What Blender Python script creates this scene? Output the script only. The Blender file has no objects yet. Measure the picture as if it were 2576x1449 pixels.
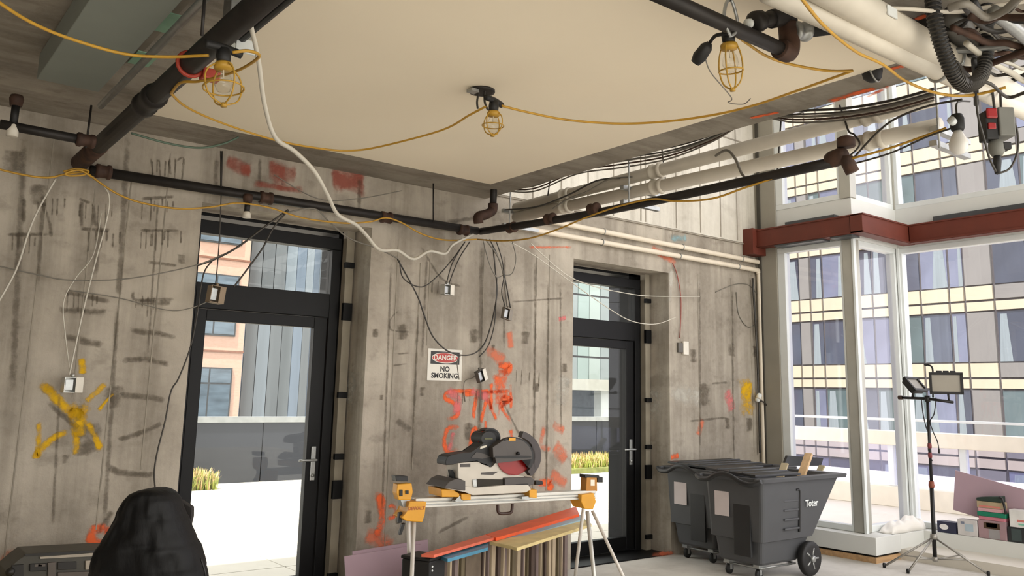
import bpy, bmesh, math, random
from mathutils import Vector, Matrix
random.seed(7)
SC = bpy.context.scene
COL = SC.collection

# ------------------------------------------------------------------ camera
FPX = 2146.0; YAW, PIT, ROL = (math.radians(a) for a in (38.2435, 9.8874, 1.1846))
PPX, PPY, EYE = 1311.8, 617.0, 1.56
FW = Vector((math.sin(YAW)*math.cos(PIT), math.cos(YAW)*math.cos(PIT), math.sin(PIT)))
_r = Vector((math.cos(YAW), -math.sin(YAW), 0)); _u = _r.cross(FW)
RT = _r*math.cos(ROL) + _u*math.sin(ROL); UP = -_r*math.sin(ROL) + _u*math.cos(ROL)
CAM = Vector((0, 0, EYE))
cd = bpy.data.cameras.new('camera'); cam = bpy.data.objects.new('camera', cd); COL.objects.link(cam)
m = Matrix.Identity(4)
for i in range(3):
    m[i][0], m[i][1], m[i][2], m[i][3] = RT[i], UP[i], -FW[i], CAM[i]
cam.matrix_world = m
cd.sensor_width = 36.0; cd.lens = 36.0*FPX/2576.0
cd.shift_x = -(PPX-1288.0)/2576.0; cd.shift_y = (PPY-724.5)/2576.0
cd.clip_start = 0.05; cd.clip_end = 500
SC.camera = cam

# ------------------------------------------------------------------ light
w = bpy.data.worlds.new('sky'); SC.world = w; w.use_nodes = True
bg = w.node_tree.nodes['Background']; bg.inputs[0].default_value = (1.0, 0.975, 0.935, 1); bg.inputs[1].default_value = 1.0
sl = bpy.data.lights.new('sun', 'SUN'); sl.energy = 3.2; sl.angle = math.radians(1.0); sl.color = (1.0, 0.95, 0.86)
so = bpy.data.objects.new('sun', sl); COL.objects.link(so)
so.rotation_euler = Vector((0.42, 0.16, -1.0)).to_track_quat('-Z', 'Y').to_euler()
SC.view_settings.view_transform = 'Standard'; SC.view_settings.look = 'None'
SC.view_settings.gamma = 1.0; SC.view_settings.use_curve_mapping = False
SC.view_settings.exposure = 1.7

# ------------------------------------------------------------------ helpers
def ray(x, y): return FW + RT*((x-PPX)/FPX) - UP*((y-PPY)/FPX)
def P(x, y, ax, v):
    d = ray(x, y); return CAM + d*((v-CAM[ax])/d[ax])
def lin(c):
    return tuple(((v/255.0)/12.92 if v/255.0 <= .04045 else ((v/255.0+.055)/1.055)**2.4) for v in c)
MATS = {}
def mat(name, rgb, rough=.6, metal=0.0, var=.12, scale=8.0, bump=0.0, stretch=(1, 1, 1), emit=None, spec=None):
    if name in MATS: return MATS[name]
    M = bpy.data.materials.new(name); M.use_nodes = True
    nt = M.node_tree; b = nt.nodes['Principled BSDF']; c = lin(rgb)
    tc = nt.nodes.new('ShaderNodeTexCoord'); mp = nt.nodes.new('ShaderNodeMapping'); mp.inputs['Scale'].default_value = stretch
    nz = nt.nodes.new('ShaderNodeTexNoise'); nz.inputs['Scale'].default_value = scale; nz.inputs['Detail'].default_value = 5
    nt.links.new(tc.outputs['Object'], mp.inputs[0]); nt.links.new(mp.outputs[0], nz.inputs['Vector'])
    rp = nt.nodes.new('ShaderNodeValToRGB')
    rp.color_ramp.elements[0].position = .3; rp.color_ramp.elements[1].position = .72
    rp.color_ramp.elements[0].color = tuple(max(0, v*(1-var)) for v in c)+(1,)
    rp.color_ramp.elements[1].color = tuple(min(1, v*(1+var)) for v in c)+(1,)
    nt.links.new(nz.outputs['Fac'], rp.inputs[0]); nt.links.new(rp.outputs[0], b.inputs['Base Color'])
    b.inputs['Roughness'].default_value = rough; b.inputs['Metallic'].default_value = metal
    if spec is not None: b.inputs['Specular IOR Level'].default_value = spec
    if bump:
        bp = nt.nodes.new('ShaderNodeBump'); bp.inputs['Strength'].default_value = bump; bp.inputs['Distance'].default_value = .02
        nt.links.new(nz.outputs['Fac'], bp.inputs['Height']); nt.links.new(bp.outputs[0], b.inputs['Normal'])
    if emit:
        b.inputs['Emission Color'].default_value = lin(rgb)+(1,); b.inputs['Emission Strength'].default_value = emit
    MATS[name] = M; return M
def glass(name, tint=(1, 1, 1), refl=1.0, base=0.0):
    if name in MATS: return MATS[name]
    M = bpy.data.materials.new(name); M.use_nodes = True; nt = M.node_tree; nt.nodes.clear()
    out = nt.nodes.new('ShaderNodeOutputMaterial'); mx = nt.nodes.new('ShaderNodeMixShader')
    tr = nt.nodes.new('ShaderNodeBsdfTransparent'); tr.inputs[0].default_value = tint+(1,)
    gl = nt.nodes.new('ShaderNodeBsdfGlossy'); gl.inputs['Roughness'].default_value = base
    lw = nt.nodes.new('ShaderNodeLayerWeight'); lw.inputs[0].default_value = .5
    pw = nt.nodes.new('ShaderNodeMath'); pw.operation = 'POWER'; pw.inputs[1].default_value = 4.5; nt.links.new(lw.outputs['Facing'], pw.inputs[0])
    ml = nt.nodes.new('ShaderNodeMath'); ml.operation = 'MULTIPLY_ADD'; ml.inputs[1].default_value = .9*refl; ml.inputs[2].default_value = .035*refl
    nt.links.new(pw.outputs[0], ml.inputs[0]); nt.links.new(ml.outputs[0], mx.inputs[0])
    nt.links.new(tr.outputs[0], mx.inputs[1]); nt.links.new(gl.outputs[0], mx.inputs[2]); nt.links.new(mx.outputs[0], out.inputs[0])
    MATS[name] = M; return M
def concrete(name, lo, hi, dark, streak=(5, 5, .35), bump=.25, seed=0.0, stain=.42):
    if name in MATS: return MATS[name]
    M = bpy.data.materials.new(name); M.use_nodes = True; nt = M.node_tree; b = nt.nodes['Principled BSDF']; L = nt.links
    geo = nt.nodes.new('ShaderNodeTexCoord')
    def noise(sc, scale, det, off):
        mp = nt.nodes.new('ShaderNodeMapping'); mp.inputs['Scale'].default_value = sc; mp.inputs['Location'].default_value = (off+seed,)*3
        n = nt.nodes.new('ShaderNodeTexNoise'); n.inputs['Scale'].default_value = scale; n.inputs['Detail'].default_value = det; n.inputs['Roughness'].default_value = .62
        L.new(geo.outputs['Object'], mp.inputs[0]); L.new(mp.outputs[0], n.inputs['Vector']); return n.outputs['Fac']
    def mix(f, a, c, mode='MIX'):
        mx = nt.nodes.new('ShaderNodeMix'); mx.data_type = 'RGBA'; mx.blend_type = mode
        for k, v in ((0, f), (6, a), (7, c)):
            if hasattr(v, 'links'): L.new(v, mx.inputs[k])
            else: mx.inputs[k].default_value = v
        return mx.outputs[2]
    def ramp(f, p0, p1):
        r = nt.nodes.new('ShaderNodeMapRange'); r.interpolation_type = 'SMOOTHSTEP'; r.inputs[1].default_value = p0; r.inputs[2].default_value = p1; L.new(f, r.inputs[0]); return r.outputs[0]
    A, B, D = lin(lo)+(1,), lin(hi)+(1,), lin(dark)+(1,)
    big = noise((1, 1, 1), 1.3, 8, 3); st = noise(streak, 1.0, 6, 11); fine = noise((1, 1, 1), 22, 6, 5); bl = noise((1, 1, 1.4), 3.1, 9, 21)
    c = mix(ramp(big, .32, .68), A, B)
    c = mix(ramp(st, .42, .68), c, mix(.5, c, D))
    s2 = ramp(bl, .53, .68)
    ms = nt.nodes.new('ShaderNodeMath'); ms.operation = 'MULTIPLY'; ms.inputs[1].default_value = stain; L.new(s2, ms.inputs[0])
    c = mix(ms.outputs[0], c, D)
    f2 = ramp(fine, .3, .8)
    mf = nt.nodes.new('ShaderNodeMath'); mf.operation = 'MULTIPLY'; mf.inputs[1].default_value = .22; L.new(f2, mf.inputs[0])
    c = mix(mf.outputs[0], c, B)
    L.new(c, b.inputs['Base Color']); b.inputs['Roughness'].default_value = .85; b.inputs['Specular IOR Level'].default_value = .25
    bp = nt.nodes.new('ShaderNodeBump'); bp.inputs['Strength'].default_value = bump; bp.inputs['Distance'].default_value = .03
    ad = nt.nodes.new('ShaderNodeMath'); L.new(fine, ad.inputs[0]); L.new(st, ad.inputs[1]); L.new(ad.outputs[0], bp.inputs['Height']); L.new(bp.outputs[0], b.inputs['Normal'])
    MATS[name] = M; return M
def paint(name, rgb, dens=.9, grain=9.0):
    """spray paint: colour with a ragged fading edge across the stroke"""
    if name in MATS: return MATS[name]
    M = bpy.data.materials.new(name); M.use_nodes = True; nt = M.node_tree; L = nt.links; b = nt.nodes['Principled BSDF']
    b.inputs['Base Color'].default_value = lin(rgb)+(1,); b.inputs['Roughness'].default_value = .8; b.inputs['Specular IOR Level'].default_value = .15
    uv = nt.nodes.new('ShaderNodeTexCoord'); sp = nt.nodes.new('ShaderNodeSeparateXYZ'); L.new(uv.outputs['UV'], sp.inputs[0])
    n = nt.nodes.new('ShaderNodeTexNoise'); n.inputs['Scale'].default_value = grain; n.inputs['Detail'].default_value = 8; n.inputs['Roughness'].default_value = .7; L.new(uv.outputs['Object'], n.inputs['Vector'])
    def mth(op, a, c):
        k = nt.nodes.new('ShaderNodeMath'); k.operation = op
        for i, v in enumerate((a, c)):
            if hasattr(v, 'links'): L.new(v, k.inputs[i])
            else: k.inputs[i].default_value = v
        return k.outputs[0]
    e = mth('MULTIPLY', mth('SUBTRACT', sp.outputs[1], mth('MULTIPLY', sp.outputs[1], sp.outputs[1])), 4.0)   # 4v(1-v)
    en = mth('MINIMUM', mth('MULTIPLY', mth('SUBTRACT', sp.outputs[0], mth('MULTIPLY', sp.outputs[0], sp.outputs[0])), 9.0), 1.0)
    e = mth('MULTIPLY', e, en)
    a = mth('ADD', mth('MULTIPLY', e, 1.25), mth('MULTIPLY', mth('SUBTRACT', n.outputs['Fac'], .60), 3.4))
    mr = nt.nodes.new('ShaderNodeMapRange'); mr.inputs[1].default_value = .05; mr.inputs[2].default_value = 1.0; mr.inputs[4].default_value = dens; mr.clamp = True
    L.new(a, mr.inputs[0]); L.new(mr.outputs[0], b.inputs['Alpha'])
    MATS[name] = M; return M

def obj(name, me, m=None, parent=None):
    o = bpy.data.objects.new(name, me); COL.objects.link(o)
    if m is not None and not me.materials: me.materials.append(m)
    if parent is not None: o.parent = parent
    return o
def done(bm, name, m=None, parent=None, smooth=False):
    me = bpy.data.meshes.new(name); bmesh.ops.recalc_face_normals(bm, faces=bm.faces); bm.to_mesh(me); bm.free()
    if smooth:
        for p in me.polygons: p.use_smooth = True
    return obj(name, me, m, parent)
def tag(o, label, cat, group=None):
    o['label'] = label; o['category'] = cat
    if group: o['group'] = group
    return o
def struct(o): o['kind'] = 'structure'; return o
def stuff(o): o['kind'] = 'stuff'; return o
def empty(name, loc=(0, 0, 0)):
    o = bpy.data.objects.new(name, None); COL.objects.link(o); o.location = loc; o.empty_display_size = .1; return o
def thing(name, label, cat, group=None): return tag(empty(name), label, cat, group)
def addbox(bm, a, b, mtx=None):
    x0, y0, z0 = a; x1, y1, z1 = b
    vs = [bm.verts.new(p) for p in ((x0, y0, z0), (x1, y0, z0), (x1, y1, z0), (x0, y1, z0), (x0, y0, z1), (x1, y0, z1), (x1, y1, z1), (x0, y1, z1))]
    if mtx is not None:
        for v in vs: v.co = mtx @ v.co
    for f in ((0, 3, 2, 1), (4, 5, 6, 7), (0, 1, 5, 4), (1, 2, 6, 5), (2, 3, 7, 6), (3, 0, 4, 7)): bm.faces.new([vs[i] for i in f])
    return vs
def box(name, a, b, m, parent=None, bevel=0, mtx=None):
    bm = bmesh.new(); addbox(bm, a, b, mtx)
    if bevel: bmesh.ops.bevel(bm, geom=bm.edges[:], offset=bevel, segments=2, affect='EDGES', profile=.5)
    return done(bm, name, m, parent)
def prism(name, pts, off, m, parent=None, bevel=0):
    """polygon of 3D points pushed along the vector off"""
    bm = bmesh.new(); off = Vector(off)
    a = [bm.verts.new(p) for p in pts]; c = [bm.verts.new(Vector(p)+off) for p in pts]; n = len(pts)
    bm.faces.new(a); bm.faces.new(c[::-1])
    for i in range(n): bm.faces.new((a[i], c[i], c[(i+1) % n], a[(i+1) % n]))
    if bevel: bmesh.ops.bevel(bm, geom=bm.edges[:], offset=bevel, segments=2, affect='EDGES', profile=.5)
    bmesh.ops.triangulate(bm, faces=[f for f in bm.faces if len(f.verts) > 4])
    return done(bm, name, m, parent)
def spline(pts, n=6):
    pts = [Vector(p) for p in pts]
    if len(pts) < 3: return pts
    out = []
    for i in range(len(pts)-1):
        p0, p1, p2, p3 = pts[max(i-1, 0)], pts[i], pts[i+1], pts[min(i+2, len(pts)-1)]
        for k in range(n):
            t = k/n
            out.append(.5*((2*p1)+(p2-p0)*t+(2*p0-5*p1+4*p2-p3)*t*t+(3*p1-p0-3*p2+p3)*t*t*t))
    out.append(pts[-1]); return out
def sweep(bm, pts, r, seg=8, closed=False):
    pts = [Vector(p) for p in pts]; n = len(pts); rings = []
    prev = None
    for i, p in enumerate(pts):
        if closed: t = pts[(i+1) % n]-pts[i-1]
        else: t = pts[min(i+1, n-1)]-pts[max(i-1, 0)]
        t = t.normalized() if t.length > 1e-9 else Vector((0, 0, 1))
        if prev is None:
            a = t.orthogonal().normalized()
        else:
            a = prev-t*prev.dot(t); a = a.normalized() if a.length > 1e-6 else t.orthogonal().normalized()
        prev = a; b = t.cross(a); rr = r[i] if isinstance(r, (list, tuple)) else r
        rings.append([bm.verts.new(p+a*(rr*math.cos(2*math.pi*k/seg))+b*(rr*math.sin(2*math.pi*k/seg))) for k in range(seg)])
    for i in range(n if closed else n-1):
        A, B = rings[i], rings[(i+1) % n]
        for k in range(seg): bm.faces.new((A[k], A[(k+1) % seg], B[(k+1) % seg], B[k]))
    if not closed:
        bm.faces.new(rings[0][::-1]); bm.faces.new(rings[-1])
def tube(name, pts, r, m, parent=None, seg=8, smooth=True, n=6, curve=True, closed=False):
    bm = bmesh.new(); sweep(bm, spline(pts, n) if curve else pts, r, seg, closed)
    return done(bm, name, m, parent, smooth)
def lathe(name, prof, m, parent=None, seg=20, axis=None, loc=(0, 0, 0), smooth=True):
    """profile of (radius, height) turned about z, then turned onto axis and moved to loc"""
    bm = bmesh.new(); rings = []
    q = Vector((0, 0, 1)).rotation_difference(Vector(axis).normalized()) if axis is not None else None
    for r, z in prof:
        ring = []
        for k in range(seg):
            v = Vector((r*math.cos(2*math.pi*k/seg), r*math.sin(2*math.pi*k/seg), z))
            if q: v = q @ v
            ring.append(bm.verts.new(v+Vector(loc)))
        rings.append(ring)
    for i in range(len(rings)-1):
        for k in range(seg): bm.faces.new((rings[i][k], rings[i][(k+1) % seg], rings[i+1][(k+1) % seg], rings[i+1][k]))
    bm.faces.new(rings[0][::-1]); bm.faces.new(rings[-1])
    return done(bm, name, m, parent, smooth)
def cable(name, label, pix, ax, v0, v1, r, m, cat='cable', group=None, seg=6):
    """pixels along a cable, its depth plane running from v0 to v1"""
    n = len(pix)-1
    o = tube(name, [P(x, y, ax, v0+(v1-v0)*i/n) for i, (x, y) in enumerate(pix)], r, m, None, seg)
    return tag(o, label, cat, group)
def text(name, s, size, m, parent, mtx, depth=.0015, bold=0.0, sx=1.0):
    cu = bpy.data.curves.new('lettering', 'FONT'); cu.body = s; cu.size = size; cu.align_x = 'CENTER'; cu.align_y = 'CENTER'; cu.extrude = depth; cu.offset = bold; cu.resolution_u = 3
    t = bpy.data.objects.new('lettering', cu); COL.objects.link(t)
    me = bpy.data.meshes.new_from_object(t.evaluated_get(bpy.context.evaluated_depsgraph_get()))
    bpy.data.objects.remove(t); bpy.data.curves.remove(cu)
    me.transform(Matrix.Diagonal((sx, 1, 1, 1))); me.transform(mtx); me.materials.clear(); me.materials.append(m)
    return obj(name, me, None, parent)
def frame_mtx(o, x, y):
    x = Vector(x).normalized(); y = Vector(y); z = x.cross(y).normalized(); y = z.cross(x)
    M = Matrix.Identity(4)
    for i in range(3): M[i][0], M[i][1], M[i][2], M[i][3] = x[i], y[i], z[i], o[i]
    return M

# ------------------------------------------------------------------ materials
M_wall = concrete('wall_concrete', (152, 143, 130), (186, 177, 162), (106, 98, 86))
M_ceil = concrete('slab_concrete', (138, 131, 119), (170, 162, 149), (96, 88, 78), streak=(1.2, 6, 1), seed=4)
M_floor = concrete('floor_concrete', (196, 192, 184), (220, 216, 208), (172, 166, 156), streak=(1, 1, 1), bump=.05, seed=9, stain=.3)
M_seam = mat('seam_concrete', (150, 142, 128), .9, var=.25, scale=6)
M_white = mat('gypsum_white', (246, 234, 210), .85, var=.02, scale=1.2)
M_black = mat('black_aluminium', (11, 11, 12), .5, .0, var=.2, spec=.25)
M_darkclad = mat('dark_cladding', (72, 74, 76), .5, var=.08)
M_alu = mat('white_aluminium', (222, 226, 224), .45, var=.03)
M_alug = mat('grey_aluminium', (176, 174, 164), .4, .2, var=.05)
M_colclad = mat('column_cladding', (150, 145, 132), .7, var=.08, scale=3)
M_curb = mat('curb_white', (216, 217, 212), .7, var=.03, scale=3)
M_wood = mat('raw_wood', (186, 150, 108), .7, var=.2, scale=3, stretch=(1, 12, 12))
M_ply = mat('plywood_edge', (215, 190, 135), .7, var=.15, scale=5, stretch=(2, 9, 9))
M_rust = mat('red_primer', (98, 42, 27), .6, var=.12, scale=5)
M_glass = glass('clear_glass', (.90, .92, .92), .45)
M_glassB = glass('window_glass', (.90, .90, .945), 1.0)
M_iron = mat('black_iron', (40, 36, 33), .55, .3, var=.3, scale=12)
M_rustiron = mat('rusty_iron', (68, 46, 34), .75, .1, var=.45, scale=14)
M_pvc = mat('white_pvc', (214, 207, 192), .5, var=.06)
M_emt = mat('cream_conduit', (225, 213, 192), .5, var=.05)
M_steel = mat('galvanised_steel', (168, 170, 168), .35, .7, var=.15, scale=20)
M_yellowcord = mat('yellow_cord', (186, 142, 44), .5, var=.12, scale=20)
M_whitecord = mat('white_cord', (205, 200, 186), .5, var=.06)
M_greycord = mat('grey_cord', (120, 115, 105), .5, var=.15)
M_darkcord = mat('dark_cord', (58, 54, 48), .5, var=.25)
M_blackrub = mat('black_rubber', (24, 23, 22), .6, var=.2)
M_redcord = mat('red_cord', (150, 78, 66), .5, var=.15)
M_pave = mat('terrace_paver', (206, 200, 188), .8, var=.04, scale=3)
M_brickb = mat('tower_grey', (150, 154, 158), .5)

# ------------------------------------------------------------------ the room
WY = 6.08
D1 = (1.89, 3.25); D2 = (5.437, 6.79); DZ = 2.86
XL, XR, YB, ZT = -2.6, 8.44, -2.2, 8.0
SLABX, SLABZ = 4.37, 3.28
struct(box('floor', (XL-1, YB-8, -.2), (9.5, 6.42, 0), M_floor))
bm = bmesh.new()
for a, b in (((XL-.3, WY, 0), (D1[0], 6.42, ZT)), ((D1[0], WY, DZ), (D1[1], 6.42, ZT)), ((D1[1], WY, 0), (D2[0], 6.42, ZT)),
             ((D2[0], WY, DZ), (D2[1], 6.42, ZT)), ((D2[1], WY, 0), (XR+.1, 6.42, ZT))): addbox(bm, a, b)
wall_back = struct(done(bm, 'wall_back', M_wall))
M_winlit = concrete('window_lit_concrete', (206, 200, 186), (226, 221, 208), (158, 150, 136), streak=(7, 7, .25), seed=15, stain=.25)  # brightness from the upper windows put into a paler wall colour
box('window_lit_face', (4.40, WY-.012, 3.345), (8.30, WY, ZT-.02), M_winlit, wall_back)
struct(box('wall_left', (XL-.3, YB, 0), (XL, 6.06, ZT), M_wall))
bm = bmesh.new()                                                    # outer skin of the facade, seen through the door glass
for a, b in (((XL-.3, 6.55, -.2), (D1[0]-.0, 6.86, ZT)), ((D1[0], 6.55, DZ), (D1[1], 6.86, ZT)), ((D1[1]-.06, 6.55, -.2), (D2[0], 6.86, ZT)),
             ((D2[0], 6.55, DZ), (D2[1], 6.86, ZT)), ((D2[1]-.12, 6.55, -.2), (8.55, 6.86, ZT))): addbox(bm, a, b)
struct(done(bm, 'trim_1', mat('outer_cladding', (26, 27, 29), .6, var=.1, spec=.2)))
ceiling = struct(box('ceiling', (XL, YB, SLABZ), (SLABX, WY, SLABZ+.3), M_ceil))
box('gypsum_board', (1.3, 1.95, 3.245), (4.0, 5.5, SLABZ), M_white, ceiling)
struct(box('roof', (XL-.3, YB, ZT), (9.6, 6.9, ZT+.3), M_ceil))
# vertical form seams and tie holes on the concrete
for x, y0, y1 in ((1210, 610, 1235), (1047, 660, 1180), (1078, 640, 870), (1345, 640, 1250), (985, 600, 1380), (1378, 640, 1260), (287, 440, 1330), (212, 470, 1000),
                  (75, 330, 1400), (392, 380, 1180), (1758, 690, 1160), (1842, 700, 1160), (1891, 700, 1140), (1800, 450, 640), (1690, 400, 600), (1580, 430, 640), (1640, 420, 560)):
    a, b = P(x, (y0+y1)/2, 1, WY), None
    zt, zb = P(x, y0, 1, WY).z, P(x, y1, 1, WY).z
    box('form_seam', (a.x-.004, WY-.003, max(zb, .02)), (a.x+.004, WY+.002, zt), M_seam, wall_back)
for z in (3.325, 4.55):
    box('form_seam', (4.42, WY-.02, z), (8.1, WY+.002, z+.014), M_seam, wall_back)
for x in (4.9, 5.25, 5.6, 5.95, 6.35, 6.42, 6.9, 7.3, 7.65, 7.95): box('form_seam', (x, WY-.016, 3.36), (x+.016, WY-.011, 7.5), M_seam, wall_back)
HOLES = []
for x, y, r in ((457, 652, .022), (945, 838, .02), (1013, 835, .035), (1192, 845, .032), (1322, 850, .03), (1240, 875, .014), (960, 1000, .012), (1062, 985, .02), (1180, 1085, .04), (1420, 925, .02), (1427, 965, .018),
                (1350, 975, .02), (1636, 1005, 0), (1772, 992, .05), (1885, 1068, .03), (1830, 1065, .025), (218, 1105, .07), (98, 490, .05), (35, 405, .05), (285, 1000, .05), (165, 1155, .02), (1745, 895, .03), (1840, 880, .03), (1900, 885, .025), (925, 1300, .03), (1000, 1310, .015), (600, 0, 0)):
    if r: HOLES.append((x, y, r*2*330))
M_patch = mat('plaster_patch', (205, 200, 188), .9, var=.1)

# spray paint and smears, as they stand on the concrete
def stroke(name, pix, wpx, m, z=.002, ax=1, v=None, lab=None):
    v = WY-z if v is None else v
    pts = spline([P(x, y, ax, v) for x, y in pix], 5)
    wd = wpx*1.5*(pts[len(pts)//2]-CAM).dot(FW)/FPX/2
    me = bpy.data.meshes.new(name); vs = []; fs = []; n = len(pts); nrm = Vector((0, 0, 0)); nrm[ax] = 1
    ext = (pts[0]-pts[1]).normalized()*wd*.6; pts[0] = pts[0]+ext; ext = (pts[-1]-pts[-2]).normalized()*wd*.6; pts[-1] = pts[-1]+ext
    for i, p in enumerate(pts):
        t = (pts[min(i+1, n-1)]-pts[max(i-1, 0)]).normalized(); s = t.cross(nrm).normalized()*wd
        vs += [p-s, p+s]
    for i in range(n-1): fs.append((2*i, 2*i+1, 2*i+3, 2*i+2))
    me.from_pydata(vs, [], fs); uv = me.uv_layers.new()
    for f in me.polygons:
        for li, vi in zip(f.loop_indices, f.vertices): uv.data[li].uv = ((vi//2)/(n-1), float(vi % 2))
    return obj(name, me, m, ceiling if ax == 2 else wall_back)
M_or = paint('orange_spray', (246, 112, 62), .85); M_or2 = paint('faint_orange_spray', (235, 128, 92), .6, 7); M_ye = paint('yellow_spray', (226, 178, 30), .92)
M_sm = paint('brown_smear', (98, 88, 74), .52, 12); M_sm2 = paint('faint_smear', (92, 84, 72), .4, 10); M_re = paint('red_spray', (168, 70, 52), .6, 9); M_pk = paint('pink_spray', (232, 128, 128), .7)
M_ws = paint('white_plaster_smear', (206, 202, 190), .6, 8); M_bl = paint('blue_mark', (150, 190, 196), .5)
for pix, wp in ((((1290, 975), (1262, 985), (1140, 985), (1120, 1000), (1150, 1020), (1150, 1045), (1120, 1058)), 11), (((1200, 985), (1190, 1055)), 11), (((1165, 992), (1235, 990)), 11), (((1225, 1000), (1210, 1060)), 10), (((1225, 1000), (1248, 1055)), 10),
                (((1255, 1050), (1262, 1000), (1285, 1005), (1262, 1025), (1288, 1060)), 10), (((1160, 1078), (1130, 1076), (1118, 1105), (1128, 1140), (1150, 1135)), 13), (((1180, 1130), (1195, 1075), (1212, 1130)), 11), (((1183, 1112), (1212, 1110)), 9),
                (((1222, 1090), (1222, 1060)), 9), (((1285, 1085), (1290, 1120)), 12), (((1245, 920), (1280, 920), (1278, 935), (1245, 935)), 16), (((1258, 940), (1262, 990), (1262, 1020)), 38), (((1236, 965), (1236, 1030)), 12), (((1284, 965), (1286, 1030)), 10),
                (((953, 1240), (962, 1300), (950, 1350)), 22), (((975, 1275), (993, 1275), (990, 1300), (975, 1302)), 12), (((270, 1325), (240, 1330), (232, 1360), (262, 1375)), 22), (((262, 1330), (285, 1345), (265, 1370)), 20), (((1350, 1215), (1385, 1215), (1380, 1235)), 18), (((1690, 1150), (1705, 1145)), 12)):
    stroke('spray_paint_mark', pix, wp, M_or)
for pix, wp in ((((1370, 1075), (1360, 1120), (1385, 1130)), 14), (((1395, 1070), (1415, 1080)), 20), (((1400, 1130), (1420, 1150)), 30), (((930, 1350), (980, 1370)), 34), (((1230, 880), (1262, 905)), 26), (((60, 1395), (30, 1400), (0, 1440)), 34), (((1390, 1195), (1420, 1215)), 26), (((1765, 1060), (1758, 1090)), 18), (((1330, 622), (1440, 622)), 6), (((1640, 625), (1700, 660)), 16), (((1280, 840), (1285, 870)), 18), (((1640, 1395), (1700, 1390)), 10)):
    stroke('spray_paint_mark', pix, wp, M_or2)
for pix, wp in ((((105, 962), (150, 1010), (190, 1050)), 22), (((205, 905), (208, 935)), 16), (((180, 1020), (200, 1040), (215, 1015)), 26), (((195, 1035), (195, 1090)), 34), (((190, 1090), (192, 1140)), 18), (((265, 965), (240, 990), (215, 1010)), 14), (((218, 1060), (240, 1100), (252, 1130)), 14), (((180, 1080), (130, 1105), (95, 1140), (92, 1155)), 16), (((98, 1060), (95, 1150)), 13), (((285, 990), (250, 1030)), 8)):
    stroke('spray_paint_mark', pix, wp, M_ye)
stroke('spray_paint_mark', ((1875, 965), (1882, 1000), (1878, 1030)), 48, M_ye)
stroke('spray_paint_mark', ((1830, 990), (1840, 1025)), 28, M_pk); stroke('spray_paint_mark', ((1408, 803), (1422, 800)), 10, M_pk)
stroke('spray_paint_mark', ((1690, 600), (1725, 598)), 14, M_bl)
for pix, wp in ((((1690, 990), (1740, 995), (1760, 1000)), 40), (((1420, 960), (1412, 1010)), 40), (((1690, 680), (1685, 760)), 14)):
    stroke('plaster_smear', pix, wp, M_ws, .0022)
stroke('plaster_smear', ((882, 930), (880, 970), (872, 1010)), 50, M_ws, ax=0, v=D1[1]-.002); stroke('plaster_smear', ((1640, 980), (1645, 1010), (1640, 1040)), 46, M_ws, ax=0, v=D2[1]-.002)
for pix, wp in ((((310, 905), (370, 905), (425, 917)), 13), (((330, 832), (390, 838), (440, 850)), 13), (((295, 995), (360, 998), (415, 1008)), 14), (((300, 1105), (350, 1090), (410, 1065)), 12), (((270, 1175), (310, 1190), (390, 1195)), 15), (((335, 735), (345, 755), (440, 752)), 8), (((340, 760), (430, 762)), 12),
                (((350, 580), (455, 580)), 7), (((385, 578), (383, 620)), 4), (((415, 580), (413, 605)), 4), (((455, 580), (455, 612)), 5), (((375, 660), (445, 668)), 8), (((205, 500), (205, 570)), 9), (((235, 510), (240, 570)), 8), (((200, 500), (225, 510)), 8), (((205, 575), (275, 580)), 9), (((15, 590), (125, 590)), 8),
                (((105, 510), (125, 560), (128, 600)), 8), (((60, 500), (60, 560)), 9), (((380, 400), (385, 440)), 5), (((400, 400), (405, 460)), 4), (((425, 405), (430, 440)), 5), (((445, 405), (462, 400), (455, 470)), 5), (((355, 500), (440, 495)), 8), (((160, 845), (260, 870)), 16), (((150, 780), (270, 785)), 14), (((165, 735), (280, 760)), 10), (((120, 1010), (190, 1075)), 12), (((250, 1340), (280, 1290)), 14)):
    stroke('brown_smear', pix, wp, M_sm)
for x, y, wp in HOLES: stroke('tie_hole', ((x, y-wp*.45), (x, y+wp*.45)), wp*1.1, M_sm, .0018)
for pix, wp in ((((1005, 780), (985, 800), (985, 830), (1040, 835)), 5), (((1000, 890), (1030, 888)), 4), (((985, 920), (1025, 915)), 4), (((1060, 620), (1110, 700), (1160, 720)), 6), (((1280, 760), (1420, 750)), 4), (((1000, 1060), (1030, 1080)), 14), (((1100, 1340), (1180, 1300)), 8), (((1120, 560), (1250, 540)), 10), (((1260, 1000), (1310, 1100)), 6), (((1790, 965), (1830, 962)), 5), (((1730, 1060), (1830, 1050)), 5), (((1490, 450), (1560, 520)), 12), (((1720, 480), (1880, 560)), 8)):
    stroke('brown_smear', pix, wp, M_sm2)
M_band = paint('seam_stain', (98, 88, 74), .42, 16)
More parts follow.
